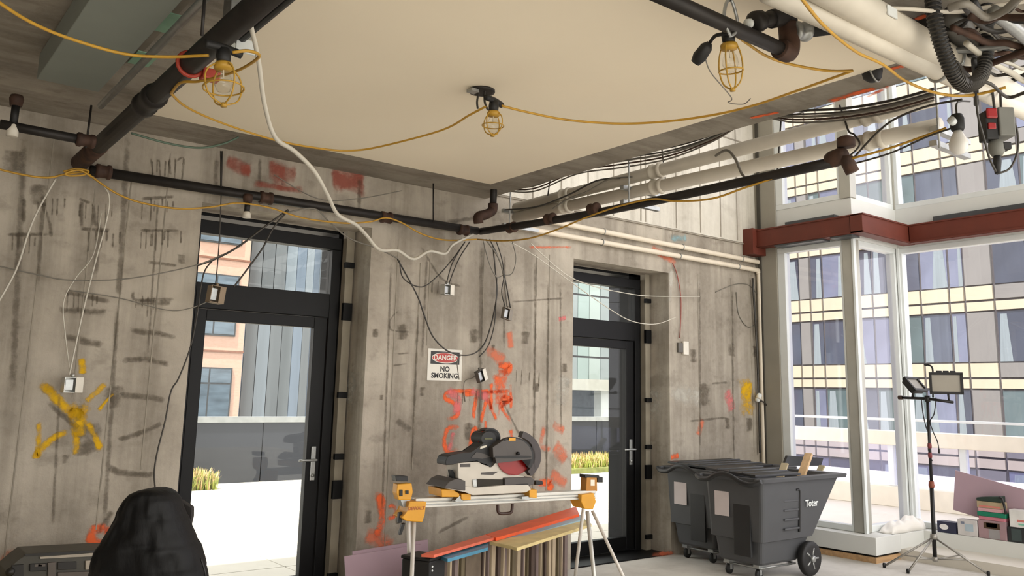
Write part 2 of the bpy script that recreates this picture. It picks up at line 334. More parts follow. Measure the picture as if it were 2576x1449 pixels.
for x0, y0, x1, y1, wp in ((322, 350, 297, 760, 13), (297, 760, 262, 1330, 10), (62, 340, 30, 1000, 14), (398, 500, 372, 900, 5), (1212, 610, 1204, 1220, 12), (1347, 650, 1343, 1240, 9), (1380, 700, 1374, 1240, 8), (1075, 640, 1062, 900, 7), (1052, 780, 1036, 1180, 7), (1760, 700, 1762, 1150, 8), (1842, 720, 1846, 1150, 7), (985, 640, 960, 1330, 6), (1270, 640, 1268, 880, 7), (1410, 700, 1412, 1100, 6),
                            (150, 980, 132, 1330, 7), (110, 480, 95, 720, 9), (250, 560, 240, 700, 12), (545, 400, 542, 470, 12), (905, 450, 903, 530, 10), (655, 400, 652, 470, 8)):
    stroke('seam_stain', ((x0, y0), ((x0+x1)/2, (y0+y1)/2), (x1, y1)), wp, M_band, .0035)
rr3 = random.Random(12)
for gx, gy, n_ in ((385, 402, 6), (362, 502, 6), (352, 582, 6), (205, 515, 6), (100, 500, 5), (225, 580, 6), (30, 590, 5), (170, 740, 6), (345, 745, 4), (1090, 700, 4), (1300, 930, 5), (1150, 985, 5)):
    for q in range(n_):
        x_ = gx+q*15+rr3.uniform(-4, 4); l_ = rr3.uniform(18, 58); stroke('paint_drip', ((x_, gy+rr3.uniform(-6, 8)), (x_-l_*.02, gy+l_*.5), (x_-l_*.05, gy+l_)), rr3.uniform(2.5, 5), M_sm, .0032)
for pix, wp in ((((1125, 985), (1150, 1000), (1150, 1040)), 22), (((1190, 985), (1225, 1000)), 20), (((1140, 1090), (1130, 1130)), 14)): stroke('spray_paint_mark', pix, wp, M_pk, .0026)
for pix, wp in ((((580, 410), (620, 425)), 34), (((690, 430), (730, 440)), 44), (((850, 455), (900, 460)), 50), (((640, 460), (760, 480)), 16), (((1460, 360), (1330, 470)), 8)):
    stroke('red_spray_mark', pix, wp, M_re, .003)
for pix, wp in ((((2090, 255), (2200, 222)), 26), (((1890, 297), (1960, 282)), 16), (((2240, 175), (2330, 150)), 22), (((2290, 60), (2330, 40)), 26), (((2180, 245), (2240, 215)), 14)):
    stroke('spray_paint_mark', pix, wp, M_or if wp < 27 else M_or2, ax=2, v=SLABZ-.003)

# grey-green boards fixed under the slab, top left
M_green = mat('green_board', (132, 138, 130), .6, var=.1, scale=2); M_brn = mat('dusty_board', (128, 120, 106), .8, var=.2, scale=3)
a = P(95, 165, 2, 3.2); b = P(270, 190, 2, 3.2)
tag(box('duct_panel', (a.x, 1.2, 3.12), (b.x-.02, a.y-.02, 3.26), M_green, None, .004), 'flat grey-green duct panel under the concrete ceiling, top left', 'duct')
tag(box('green_board', (b.x+.02, 1.6, 3.2), (1.0, a.y-.35, 3.245), M_brn, None, .003), 'dusty brown-green board beside the grey-green duct panel', 'board')
for i, (x, y, h) in enumerate(((415, 60, .12), (360, 152, .1))):
    p = P(x, y, 2, 3.19); box('mint_patch', (p.x-.05, p.y-h, 3.195), (p.x+.05, p.y+h, 3.2), mat('mint_paint', (140, 178, 150), .7), bpy.data.objects['green_board'])

# ------------------------------------------------------------------ doors
def door(n, x0, x1, label):
    d = struct(empty('door_%d' % n)); d['label'] = label
    f0, f1, ya, yb = x0+.03, x1-.10, 6.40, 6.50; zt = 2.80
    for a, b in (((f0, ya, 0), (f0+.08, yb, zt-.1)), ((f1-.08, ya, 0), (f1, yb, zt-.1)), ((f0, ya, zt-.1), (f1, yb, zt)), ((f0+.08, ya, 2.14), (f1-.08, yb, 2.33))):
        box('frame', a, b, M_black, d, .004)
    l0, l1 = f0+.085, f1-.085
    for a, b in (((l0, ya+.015, .02), (l0+.09, yb-.02, 2.135)), ((l1-.11, ya+.015, .02), (l1, yb-.02, 2.135)), ((l0+.09, ya+.015, .02), (l1-.11, yb-.02, .15)), ((l0+.09, ya+.015, 2.05), (l1-.11, yb-.02, 2.135))):
        box('leaf_rail', a, b, M_black, d, .004)
    box('pane', (l0+.09, 6.445, .15), (l1-.11, 6.453, 2.05), M_glass, d)
    box('pane', (f0+.08, 6.445, 2.33), (f1-.08, 6.453, zt-.1), M_glass, d)
    h = empty('door_handle'); h.parent = d
    box('escutcheon', (l1-.075, ya-.0, .86), (l1-.035, ya+.016, 1.12), M_steel, h, .004)
    tube('lever', [(l1-.055, ya, 1.02), (l1-.055, ya-.06, 1.02), (l1-.08, ya-.065, 1.02), (l1-.20, ya-.06, 1.02)], .009, M_steel, h, 8, n=3)
    lathe('keyhole', [(.014, 0), (.014, .012)], M_steel, h, 12, (0, -1, 0), (l1-.055, ya+.002, .9))
    # shimmed gap between the frame and the concrete: galvanised stud and black fixing clips
    box('stud', (x1-.085, 6.34, 0), (x1-.015, 6.41, DZ), mat('dusty_stud', (150, 142, 126), .6, .2), d)
    for z in (.12, .72, 1.02, 1.5, 2.12, 2.55):
        box('clip', (x1-.10, 6.31, z), (x1-.02, 6.345, z+(.045 if z not in (.72, 2.12) else .14)), M_black, d, .003)
    return d
door(1, *D1, 'tall black-framed glass terrace door with transom, behind the black jacket')
door(2, *D2, 'tall black-framed glass terrace door with transom, right of the orange graffiti')
for n, (x0, x1) in enumerate((D1, D2)):
    struct(box('trim_%d' % (n+2), (x0, 6.08, -.001), (x1, 6.55, .012), M_black))

# ------------------------------------------------------------------ glazed wall on the right
def window(n, corner_a, corner_b, z0, z1, label, fw=.07, sides=(1, 1)):
    """frame and pane between two plan points"""
    a, b = Vector((*corner_a, 0)), Vector((*corner_b, 0)); u = (b-a).normalized(); L = (b-a).length; nrm = Vector((u.y, -u.x, 0))
    Mx = frame_mtx(a, u, nrm)                      # local: x along, y through the glass, z = u x nrm (down) -> use flip
    Mx = Matrix(((u.x, nrm.x, 0, a.x), (u.y, nrm.y, 0, a.y), (0, 0, 1, 0), (0, 0, 0, 1)))
    o = struct(empty('window_%d' % n)); o['label'] = label
    t = .05
    box('frame', (0, -t, z0), (L, t, z0+fw), M_alu, o, .004, Mx); box('frame', (0, -t, z1-fw), (L, t, z1), M_alu, o, .004, Mx)
    if sides[0]: box('frame', (0, -t, z0+fw), (fw*sides[0], t, z1-fw), M_alu, o, .004, Mx)
    if sides[1]: box('frame', (L-fw*sides[1], -t, z0+fw), (L, t, z1-fw), M_alu, o, .004, Mx)
    box('pane', (fw*.5, -.006, z0+fw*.5), (L-fw*.5, .006, z1-fw*.5), M_glassB, o, 0, Mx)
    return o
GA, GJ, GB = 8.37, 4.91, 9.30
window(1, (GA, 5.79), (GA, 4.97), .245, 3.27, 'narrow white-framed window beside the concrete wall', .06, (1.6, .5))
window(2, (GA+.06, GJ), (GB-.06, GJ), .245, 3.27, 'white-framed corner window on the short return', .06, (.6, .8))
window(3, (GB, 4.86), (GB, 2.0), .245, 3.27, 'wide white-framed window behind the work light stand', .06, (1, 1))
window(4, (GB, 2.0), (GB, YB), .245, 3.27, 'white-framed window further along the glazed wall', .06)
window(5, (GA, 5.79), (GA, 4.97), 3.72, 7.9, 'upper narrow white-framed window above the red beam', .06, (1.6, .5))
window(6, (GA+.06, GJ), (GB-.06, GJ), 3.72, 7.9, 'upper corner window on the short return', .06, (.6, .8))
window(7, (GB, 4.86), (GB, 2.0), 3.72, 7.9, 'upper wide white-framed window above the red beam', .06)
window(8, (GB, 2.0), (GB, YB), 3.72, 7.9, 'upper window further along the glazed wall', .06)
post = struct(empty('trim_4'))
for x, y in ((GA, GJ), (GB, GJ)):
    for z0, z1 in ((.245, 3.268), (3.722, 7.9)):
        box('corner_post', (x-.06, y-.07, z0), (x+.06, y+.06, z1), M_alug, post, .006)
box('post_cap', (GA-.075, GJ-.085, .245), (GA-.03, GJ-.06, 3.27), M_alu, post); box('post_cap', (GB-.075, GJ-.085, .245), (GB-.03, GJ-.06, 3.27), M_alu, post)
wr = struct(empty('wall_right'))
box('column_cladding', (8.30, 5.79, 0), (8.52, WY, ZT), M_colclad, wr, .004)
box('column_joint', (8.285, 5.99, 0), (8.305, 6.03, ZT), mat('joint_dark', (70, 66, 58), .8), wr)
box('spandrel', (8.33, GJ+.06, 3.27), (8.45, 5.79, 3.72), M_curb, wr); box('spandrel', (8.33, GJ-.06, 3.27), (GB+.06, GJ+.06, 3.72), M_curb, wr); box('spandrel', (GB-.05, YB, 3.27), (GB+.07, GJ-.06, 3.72), M_curb, wr)
box('sill_angle', (8.24, 5.0, 3.485), (8.34, 5.62, 3.545), M_darkclad, wr); box('sill_angle', (9.16, 3.45, 3.485), (9.26, 4.38, 3.56), M_darkclad, wr)
curb = struct(empty('baseboard_right'))
box('curb_face', (8.15, 4.65, .075), (8.62, WY, .243), M_curb, curb, .004); box('curb_face', (8.62, 4.65, .075), (9.56, 5.1, .243), M_curb, curb, .004); box('curb_face', (9.1, YB, .075), (9.56, 4.65, .243), M_curb, curb, .004)
for a, b in (((8.16, 4.66, 0), (8.6, WY, .055)), ((8.6, 4.66, 0), (9.5, 5.0, .055)), ((9.11, YB, 0), (9.5, 4.66, .055))): box('wood_plate', a, b, M_wood, curb)
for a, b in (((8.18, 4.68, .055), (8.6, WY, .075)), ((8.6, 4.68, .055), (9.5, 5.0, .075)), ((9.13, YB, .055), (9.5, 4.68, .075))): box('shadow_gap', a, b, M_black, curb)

beam = thing('steel_beam', 'red-primed steel beam stepping along the glazed wall between upper and lower windows', 'beam')
def channel(x0, y0, x1, y1, nx, ny):
    bm = bmesh.new(); t = .016
    lo = (min(x0, x1), min(y0, y1)); hi = (max(x0, x1), max(y0, y1))
    addbox(bm, (*lo, 3.285), (*hi, 3.285+t)); addbox(bm, (*lo, 3.47), (*hi, 3.47+t))
    k = .012
    addbox(bm, (lo[0]+k*abs(nx), lo[1]+k*abs(ny), 3.28), (hi[0]-k*abs(nx), hi[1]-k*abs(ny), 3.48))
    return done(bm, 'beam_segment', M_rust, beam)
channel(8.12, 4.76, 8.28, 5.93, 1, 0); channel(8.12, 4.60, 9.2, 4.76, 0, 1); channel(9.05, YB, 9.2, 4.6, 1, 0)
box('end_plate', (8.06, 5.93, 3.2), (8.36, 6.075, 3.5), M_rust, beam)
for y0, y1 in ((5.1, 5.7), (4.75, 5.0)): box('packing_strip', (8.14, y0, 3.262), (8.3, y1, 3.285), M_darkclad, beam)

# ------------------------------------------------------------------ outside: terrace, railings, buildings
terrace = struct(box('terrace', (-4, 6.55, -.3), (20, 15.2, -.09), M_pave))
pm = None
for i in range(9):
    for j in range(14):
        x, y = 1.2+i*.9, 6.9+j*.6
        if pm is None:
            o = box('paver', (-.444, -.294, -.09), (.444, .294, -.05), M_pave, terrace, .004); pm = o.data
        else: o = obj('paver', pm, None, terrace)
        o.location = (x, y, 0)
M_dkglass = mat('dark_panel_glass', (58, 60, 66), .5, 0, var=.1, scale=.9, spec=.2)
rail = thing('dark_railing', 'dark grey panelled railing at the far edge of the terrace', 'railing')
for i in range(11):
    x = 2.0+i*1.35
    box('panel', (x, 14.95, -.05), (x+1.335, 15.0, .97), M_dkglass, rail, .004)
    box('post', (x-.02, 15.0, -.09), (x+.02, 15.05, .97), M_darkclad, rail)
box('top_rail', (1.98, 14.92, .97), (16.9, 15.05, 1.07), mat('rail_grey', (150, 152, 152), .5), rail, .005)
struct(box('ground', (-60, -60, -12.2), (140, 140, -12), mat('street', (120, 118, 114), .9)))
# grass planters
def grass(name, x0, x1, y0, y1, n, h, label):
    bm = bmesh.new(); rnd = random.Random(len(name)+n)
    for k in range(n):
        x, y = rnd.uniform(x0, x1), rnd.uniform(y0, y1); hh = h*rnd.uniform(.45, 1.1); a = rnd.uniform(0, 6.28); le = rnd.uniform(.02, .16); wd = .009
        dx, dy = math.cos(a), math.sin(a)
        q = [bm.verts.new((x-dy*wd, y+dx*wd, -.05)), bm.verts.new((x+dy*wd, y-dx*wd, -.05)), bm.verts.new((x+dx*le*.5+dy*wd, y+dy*le*.5-dx*wd, hh*.6)), bm.verts.new((x+dx*le*.5-dy*wd, y+dy*le*.5+dx*wd, hh*.6)), bm.verts.new((x+dx*le, y+dy*le, hh))]
        f1 = bm.faces.new(q[:4]); f2 = bm.faces.new((q[3], q[2], q[4])); mi = 0 if rnd.random() < .55 else 1
        f1.material_index = 1 if rnd.random() < .7 else 0; f2.material_index = mi
    o = done(bm, name, mat('straw', (214, 178, 128), .8, var=.2), None); o.data.materials.append(mat('green_blade', (150, 158, 72), .8, var=.25))
    stuff(o); return tag(o, label, 'grass')
tag(prism('grass_bed', [(3.4, 14.0, -.05), (4.5, 14.05, -.05), (5.0, 14.3, -.05), (5.1, 14.6, -.05), (4.8, 14.9, -.05), (3.4, 14.9, -.05)], (0, 0, .06), mat('bed_green', (120, 124, 70), .9, var=.3)), 'low planted bed beyond the left glass door', 'planter')
grass('ornamental_grass', 3.5, 5.0, 14.1, 14.8, 2600, .25, 'straw-tipped green grass clump beyond the left glass door')
tag(box('grass_bed', (10.5, 13.9, -.09), (16, 14.85, .02), mat('bed_green', (120, 124, 70)), None, .01), 'long planted bed beyond the right glass door', 'planter')
grass('ornamental_grass', 10.6, 15.8, 13.95, 14.8, 5200, .30, 'long row of straw-coloured grass beyond the right glass door')
# low white parapet and white stand behind the grass (seen through the right door)
pav = thing('rooftop_pavilion', 'pale rooftop pavilion with grey posts beyond the right glass door', 'pavilion')
for x in (15.6, 17.2, 18.9, 20.6): box('post', (x, 18.0, -1), (x+.3, 18.3, 1.7), M_alu, pav)
box('roof', (14.8, 17.6, 1.7), (22, 20, 2.0), M_alug, pav); box('back_panel', (14.9, 19.6, -1), (21.9, 19.8, 1.7), mat('slate_blue', (104, 112, 122), .5), pav)
box('floor_slab', (14.8, 17.6, -12), (22, 20, -1), M_darkclad, pav)

# right-hand terrace with its glass balustrade
struct(box('balcony', (8.62, YB, -.2), (12.3, 8.45, .1), M_pave))
bal = thing('balustrade', 'white-railed glass balustrade outside the big windows', 'balustrade')
M_cream = mat('cream_coping', (236, 228, 208), .7, var=.04)
box('lower_curb', (11.9, YB, .1), (12.15, 8.45, .38), M_cream, bal, .01); box('coping', (11.88, YB, .95), (12.12, 8.45, 1.15), M_cream, bal, .01)
box('top_rail', (11.98, YB, 1.29), (12.02, 8.45, 1.325), M_alu, bal, .006)
for i, y in enumerate((8.35, 6.53, 5.52, 3.9, 2.3, .7, -.9, -2.5)):
    box('post', (11.95, y-.045, .38), (12.05, y+.045, .95), M_alu, bal, .006)
    if i: box('glass_panel', (11.995, y+.05, .4), (12.005, prev-.05, .95), glass('lavender_glass', (.80, .80, .92), 1.0), bal)
    prev = y

# office building across the street
off = thing('office_building', 'office block across the street with cream spandrel bands and grey windows', 'building')
FX = 37.0
M_fac = mat('mullion_grey', (84, 80, 80), .6); M_crm = mat('cream_panel', (178, 168, 144), .6, var=.05, scale=.6); M_gryp = mat('grey_panel', (118, 116, 111), .6, var=.05, scale=.5)
M_w = [mat('office_glass_%s' % n, c, .08, 0, var=.18, scale=.5) for n, c in (('dark', (56, 61, 72)), ('green', (80, 95, 95)), ('lilac', (102, 107, 124)), ('slate', (70, 76, 87)))]
M_curt = mat('curtain_grey', (124, 134, 136), .8, var=.1, scale=2, stretch=(1, 6, .2))
box('core', (FX+.12, 0, -12), (FX+9, 26.4, 19.3), M_fac, off)
cols = [(26.3, 24.56, 'w'), (24.56, 23.94, 'p'), (23.94, 23.28, 'n'), (23.28, 22.0, 'w'), (22.0, 20.7, 'w'), (20.7, 19.55, 'w'), (19.55, 18.45, 'w'), (18.45, 17.21, 'w'), (17.21, 16.56, 'n'), (16.56, 15.38, 'p'), (15.38, 14.05, 'g'), (14.05, 12.9, 'g'), (12.9, 12.25, 'n'), (12.25, 11.05, 'p'), (11.05, 9.8, 'w'), (9.8, 8.5, 'w'), (8.5, 7.8, 'n'), (7.8, 6.6, 'p'), (6.6, 5.3, 'w')]
rnd = random.Random(3)
shared = {}
def panel(name, y0, y1, z0, z1, x0, x1, m, parent):
    key = (name, round(y1-y0, 2), round(z1-z0, 2), x0, x1, m.name)
    if key not in shared:
        o = box(name, (x0, -(y1-y0)/2, -(z1-z0)/2), (x1, (y1-y0)/2, (z1-z0)/2), m, parent); shared[key] = o.data
    else: o = obj(name, shared[key], None, parent)
    o.location = (FX, (y0+y1)/2, (z0+z1)/2); return o
for k in range(-2, 6):
    zb = 3.20+3.20*k
    for (ya, yb, ty) in cols:
        y0, y1 = yb+.05, ya-.05
        panel('upper_spandrel', y0, y1, zb-.57, zb, 0, .13, M_gryp if ty == 'g' else M_crm, off)
        panel('lower_spandrel', y0, y1, zb-1.03, zb-.66, 0, .13, M_crm, off)
        if ty == 'p': panel('grey_panel', y0, y1, zb-3.14, zb-1.1, .0, .13, M_gryp, off)
        else:
            wn = panel('window', y0, y1, zb-3.14, zb-1.1, .06, .13, rnd.choice(M_w), off)
            if rnd.random() < .75:
                wdt = y1-y0; s = rnd.uniform(.3, .7); c0 = -wdt/2 if rnd.random() < .5 else wdt/2-wdt*s; hh = 2.04
                sl_ = rnd.uniform(-.25, .25)
                prism('curtain', [(.05, c0, -hh/2), (.05, c0+wdt*s, -hh/2), (.05, c0+wdt*s*.75, hh/2-.1), (.05, c0+wdt*s*.25+sl_*.2, hh/2-.1)], (.008, 0, 0), M_curt, wn)
box('street_wing', (FX-.2, 26.4, -12), (FX+9, 33, 7.9), mat('pale_stone', (196, 180, 168), .8), off)

# brick building and curved tower beyond the left door
bb = thing('brick_building', 'salmon brick building with grey windows beyond the left glass door', 'building')
def brickmat():
    M = bpy.data.materials.new('salmon_brick'); M.use_nodes = True; nt = M.node_tree; b = nt.nodes['Principled BSDF']; tc = nt.nodes.new('ShaderNodeTexCoord'); mp = nt.nodes.new('ShaderNodeMapping'); mp.inputs['Rotation'].default_value = (math.radians(90), 0, 0)
    br = nt.nodes.new('ShaderNodeTexBrick'); br.inputs['Scale'].default_value = 4.0; br.inputs['Color1'].default_value = lin((208, 170, 150))+(1,); br.inputs['Color2'].default_value = lin((202, 164, 144))+(1,); br.inputs['Mortar'].default_value = lin((206, 176, 160))+(1,); br.inputs['Mortar Size'].default_value = .012
    nt.links.new(tc.outputs['Object'], mp.inputs[0]); nt.links.new(mp.outputs[0], br.inputs['Vector']); nt.links.new(br.outputs[0], b.inputs['Base Color']); b.inputs['Roughness'].default_value = .85; return M
M_br = brickmat()
box('wall', (-6, 40, -12), (14.9, 40.6, 22), M_br, bb)
M_bwin = mat('blue_grey_glass', (92, 106, 118), .06, var=.35, scale=.7, stretch=(1, 1, 4)); M_bfr = mat('window_edge', (70, 72, 74), .5)
for k in range(-1, 4):
    z0 = 3.94+4.33*k
    for x in (12.4, 9.2, 6.0):
        fr = box('window', (x, 39.93, z0), (x+2.05, 40.05, z0+2.87), M_bfr, bb)
        for (u0, u1) in ((.08, .95), (1.03, 1.97)):
            box('pane', (x+u0, 39.9, z0+.08), (x+u1, 39.94, z0+2.1), M_bwin, fr); box('pane', (x+u0, 39.9, z0+2.18), (x+u1, 39.94, z0+2.8), M_bwin, fr)
    box('brick_course', (-6, 39.95, z0-.75), (14.92, 40.0, z0-.66), mat('brick_shadow', (140, 98, 80), .9), bb)
tw = thing('glass_tower', 'curved pale blue-grey glass tower beside the salmon brick building', 'building')
M_t = [mat('tower_glass_%s' % n, c, .25, 0, var=.12, scale=.6, stretch=(4, 4, .3)) for n, c in (('pale', (140, 150, 158)), ('grey', (114, 119, 122)), ('blue', (124, 137, 152)), ('white', (164, 168, 166)), ('mist', (104, 109, 112)))]
pat = [2, 0, 2, 1, 1, 4, 1, 0, 2, 0, 2, 0, 3, 3, 4, 4]
cx_, cy_, rr_ = 17.2, 44.4, 3.4
for i in range(16):
    a0 = math.radians(200+i*10); a1 = math.radians(200+(i+1)*10-.6)
    for k in range(4):
        z0 = -12+9*k
        prism('glass_panel', [(cx_+rr_*math.cos(a0), cy_+rr_*math.sin(a0), z0), (cx_+rr_*math.cos(a1), cy_+rr_*math.sin(a1), z0), (cx_+rr_*math.cos(a1), cy_+rr_*math.sin(a1), z0+8.95), (cx_+rr_*math.cos(a0), cy_+rr_*math.sin(a0), z0+8.95)], (-.12*math.cos(a0), -.12*math.sin(a0), 0), M_t[(pat[i]+(k % 2)*(i % 2)) % 5], tw)
lathe('core', [(rr_-.2, -12), (rr_-.2, 24)], M_fac, tw, 32, None, (cx_, cy_, 0))
tw2 = thing('pale_tower', 'pale mint glass tower beyond the right glass door', 'building')
M_m = [mat('mint_glass_%s' % n, c, .2, 0, var=.06, scale=.5) for n, c in (('light', (170, 182, 177)), ('mid', (154, 170, 166)), ('grey', (144, 153, 153)))]
box('core', (26, 41, -12), (46, 50, 24), M_fac, tw2)
for i in range(20):
    for k in range(9):
        o = box('glass_panel', (26.03+i, 40.9, -12+4*k+.06), (26.97+i, 41.05, -8+4*k-.06), M_m[(i*5+k*3) % 3], tw2)

# ------------------------------------------------------------------ pipes and conduits
def ringpts(c, r, nrm, n=16):
    nrm = Vector(nrm).normalized(); a = nrm.orthogonal().normalized(); b = nrm.cross(a)
    return [Vector(c)+a*(r*math.cos(2*math.pi*k/n))+b*(r*math.sin(2*math.pi*k/n)) for k in range(n)]
def fitting(parent, a, b, r, m, name='coupling'):
    """bulging sleeve between two points"""
    a, b = Vector(a), Vector(b); d = b-a; L = d.length
    return lathe(name, [(r*.85, 0), (r*1.15, L*.08), (r*1.15, L*.25), (r, L*.3), (r, L*.7), (r*1.15, L*.75), (r*1.15, L*.92), (r*.85, L)], m, parent, 14, d, a)
# big diagonal pipe top left, running from the back wall towards the room
bp_ = thing('sprinkler_main', 'thick dark iron pipe running from the back wall towards the upper left', 'pipe')
tube('pipe_body', [(1.07, 5.98, 2.985), (1.07, 1.2, 2.985)], .05, M_iron, bp_, 16, curve=False)
tube('pipe_end', [(1.07, 6.02, 2.985), (1.07, 5.5, 2.985)], .055, M_rustiron, bp_, 16, curve=False)
fitting(bp_, (1.07, 4.55, 2.985), (1.07, 4.3, 2.985), .056, M_iron)
cl = tube('clamp', ringpts((1.07, 3.78, 2.985), .056, (0, 1, 0)), .01, mat('red_clamp', (170, 62, 44), .5), bp_, 6, closed=True, curve=False)
box('clamp_bolt', (1.12, 3.75, 2.93), (1.2, 3.81, 2.98), mat('red_clamp', (170, 62, 44)), bp_, .006)
for z, dx in ((3.08, -.11), (3.02, .1), (3.12, .16)):
    o = tube('conduit_run', [(1.07+dx, 5.0 if dx < 0 else 3.6, z), (1.07+dx, 1.2, z)], .018, M_steel if dx < 0 else M_blackrub, None, 8, curve=False)
    tag(o, {-.11: 'thin steel conduit along the left side of the thick iron pipe', .1: 'black conduit along the right side of the thick iron pipe', .16: 'black cable run above the thick iron pipe at the top edge'}[dx], 'conduit')
# pipe along the back wall
wp = thing('wall_pipe', 'dark iron sprinkler pipe running along the back wall above the left door', 'pipe')
tube('pipe_body', [(1.12, 5.95, 2.93), (4.2, 5.95, 2.945)], .034, M_iron, wp, 12, curve=False)
for x in (1.2, 2.3, 3.3, 4.05): fitting(wp, (x-.05, 5.95, 2.933), (x+.05, 5.95, 2.935), .042, M_rustiron)
lp = thing('branch_pipe', 'dark iron branch pipe entering from the left edge to the thick pipe', 'pipe')
a, b = P(0, 312, 1, 5.2), P(240, 358, 1, 5.2); tube('pipe_body', [a, b], .026, M_iron, lp, 12, curve=False); fitting(lp, b-Vector((.1, 0, 0)), b, .036, M_rustiron)
def sprinkler(x, y, yy, label, long=.16):
    t = thing('fire_sprinkler', label, 'sprinkler', None); p = P(x, y, 1, yy)
    lathe('elbow', [(.03, 0), (.036, .02), (.03, .06)], M_rustiron, t, 12, (0, 0, -1), p+Vector((0, 0, .09)))
    lathe('nipple', [(.02, 0), (.02, long*.5)], M_blackrub, t, 12, (0, 0, -1), p+Vector((0, 0, .03)))
    lathe('cover', [(.018, 0), (.028, .01), (.03, long*.35), (.02, long*.36)], M_pvc, t, 12, (0, 0, -1), p+Vector((0, 0, .03-long*.5)))
sprinkler(38, 280, 5.2, 'white-capped sprinkler head on a rusty elbow near the left edge', .2)
sprinkler(622, 520, 5.9, 'white-capped sprinkler head above the left glass door', .13)
# pipe parallel to the glazed wall
yp = thing('branch_line', 'black iron pipe running from the corner towards the upper right under the white pipes', 'pipe')
tube('pipe_body', [(4.23, 5.95, 2.945), (4.30, 4.5, 2.905), (4.32, 2.62, 2.905)], .03, M_iron, yp, 12)
for y in (5.6, 5.1, 4.6): fitting(yp, (4.27, y, 2.93), (4.27, y-.09, 2.93), .04, M_rustiron)
e = P(2130, 395, 0, 4.33)
lathe('elbow', [(.04, 0), (.05, .03), (.05, .1), (.036, .12)], M_rustiron, yp, 12, (0, -1, .15), e+Vector((0, .12, 0)))
tube('drop', [e, e+Vector((0, 0, -.02)), e+Vector((.02, -.02, -.09))], .038, M_rustiron, yp, 10, curve=False)
lathe('cap', [(.05, 0), (.05, .05), (.03, .06)], M_rustiron, yp, 12, (0, 0, 1), e+Vector((0, 0, .06)))
cr = thing('corner_riser', 'short rusty pipe elbow dropping from the slab at the corner of the white ceiling', 'pipe')
a = P(1243, 475, 1, 5.75); tube('riser', [a+Vector((0, 0, .12)), P(1240, 520, 1, 5.75)], .03, M_iron, cr, 10, curve=False)
tube('elbow', [P(1240, 512, 1, 5.75), P(1238, 530, 1, 5.75), P(1222, 540, 1, 5.72), P(1204, 545, 1, 5.7), P(1204, 562, 1, 5.7)], .042, M_rustiron, cr, 10)
# white pipes hung beside the slab edge
for k, (pa, pb, ya, yb, lab) in enumerate((((1876, 372), (2353, 247), 0, 0, 'upper of the two white pipes running beside the slab edge towards the upper right'), ((1876, 422), (2366, 316), 0, 0, 'lower of the two white pipes running beside the slab edge towards the upper right'))):
    a, b = P(*pa, 0, 4.58), P(*pb, 0, 4.58); d = (b-a).normalized(); far = a-d*((5.9-a.y)/(-d.y)); near = b
    t = thing('white_pipe', lab, 'pipe', None)
    tube('pipe_body', [far, near], .047, M_pvc, t, 14, curve=False)
    for s in (.18, .45, .9):
        c = far+(near-far)*s; fitting(t, c-d*.06, c+d*.06, .052, M_pvc)
for k, (x, yy0, yy1) in enumerate(((1582, 330, 500), (2362, 200, 350), (1282, 470, 560))):
    t = thing('strut_hanger', ('galvanised strut trapeze hanging in front of the concrete above the right door', 'galvanised strut trapeze hanging in front of the upper window, far right', 'galvanised strut trapeze near the corner of the white ceiling')[k], 'hanger', None)
    for y_ in (yy1-42, yy1-6):
        c = P(x+10, y_, 0, 4.58); box('strut', (4.46, c.y-.02, c.z-.075), (4.86, c.y+.02, c.z-.045), M_steel, t)
    for dx in (4.47, 4.8):
        p0 = P(x, yy1, 0, dx); tube('rod', [p0-Vector((0, 0, .05)), (p0.x, p0.y, 3.5)], .006, M_steel, t, 6, curve=False)
# cream conduits along the back wall, bending down at the corner
for k, (pl, pr, lab) in enumerate((((1300, 540), (1915, 661), 'upper cream conduit along the back wall turning down at the window column'), ((1300, 571), (1905, 680), 'lower cream conduit along the back wall turning down at the window column'))):
    a, b = P(*pl, 1, 6.03), P(*pr, 1, 6.03)
    t = thing('wall_conduit', lab, 'conduit', None)
    x2 = b.x-.0
    tube('conduit_run', [a, a+(b-a)*.5, b-(b-a).normalized()*.08, b+Vector((.01, 0, -.03)), (b.x+.03, 6.03, b.z-.12), (b.x+.03, 6.03, 1.6), (b.x+.03, 6.03, .35)], .027, M_emt, t, 10, n=8)
    for s in (.3, .62, .9):
        c = a+(b-a)*s; tube('strap', ringpts(c, .031, b-a, 12), .005, M_steel, t, 5, closed=True, curve=False)
tag(tube('dark_conduit', [P(1893, 700, 1, 6.04), P(1905, 900, 1, 6.04), P(1912, 1140, 1, 6.04)], .012, M_darkcord, None, 8), 'dark conduit running down the wall left of the cream conduits', 'conduit')
# sprinkler pipe top right with its elbows
sp = thing('sprinkler_branch', 'black iron pipe with elbows and a capped stub under the white ceiling, upper right', 'pipe')
zq = 3.02
a, b = P(1640, -20, 2, zq), P(1975, 128, 2, zq)
tube('pipe_body', [a, b], .03, M_iron, sp, 12, curve=False)
e1 = b; top = e1+Vector((.03, 0, .13))
tube('lower_elbow', [e1-Vector((.04, 0, 0)), e1+Vector((.02, 0, 0)), e1+Vector((.035, 0, .05)), top], .044, M_rustiron, sp, 12)
tube('upper_elbow', [top, top+Vector((0, 0, .06)), P(1975, 40, 1, top.y), P(1940, 48, 1, top.y)], .04, M_iron, sp, 12)
tube('stub', [P(1950, 45, 1, top.y), P(1905, 55, 1, top.y)], .034, M_iron, sp, 12, curve=False)
lathe('stub_cap', [(.03, 0), (.045, .01), (.045, .05), (.03, .06)], M_iron, sp, 12, P(1890, 58, 1, top.y)-P(1920, 52, 1, top.y), P(1915, 52, 1, top.y))
lathe('outlet', [(.012, 0), (.02, .01), (.02, .03)], M_alu, sp, 10, P(1870, 62, 1, top.y)-P(1890, 58, 1, top.y), P(1890, 58, 1, top.y))
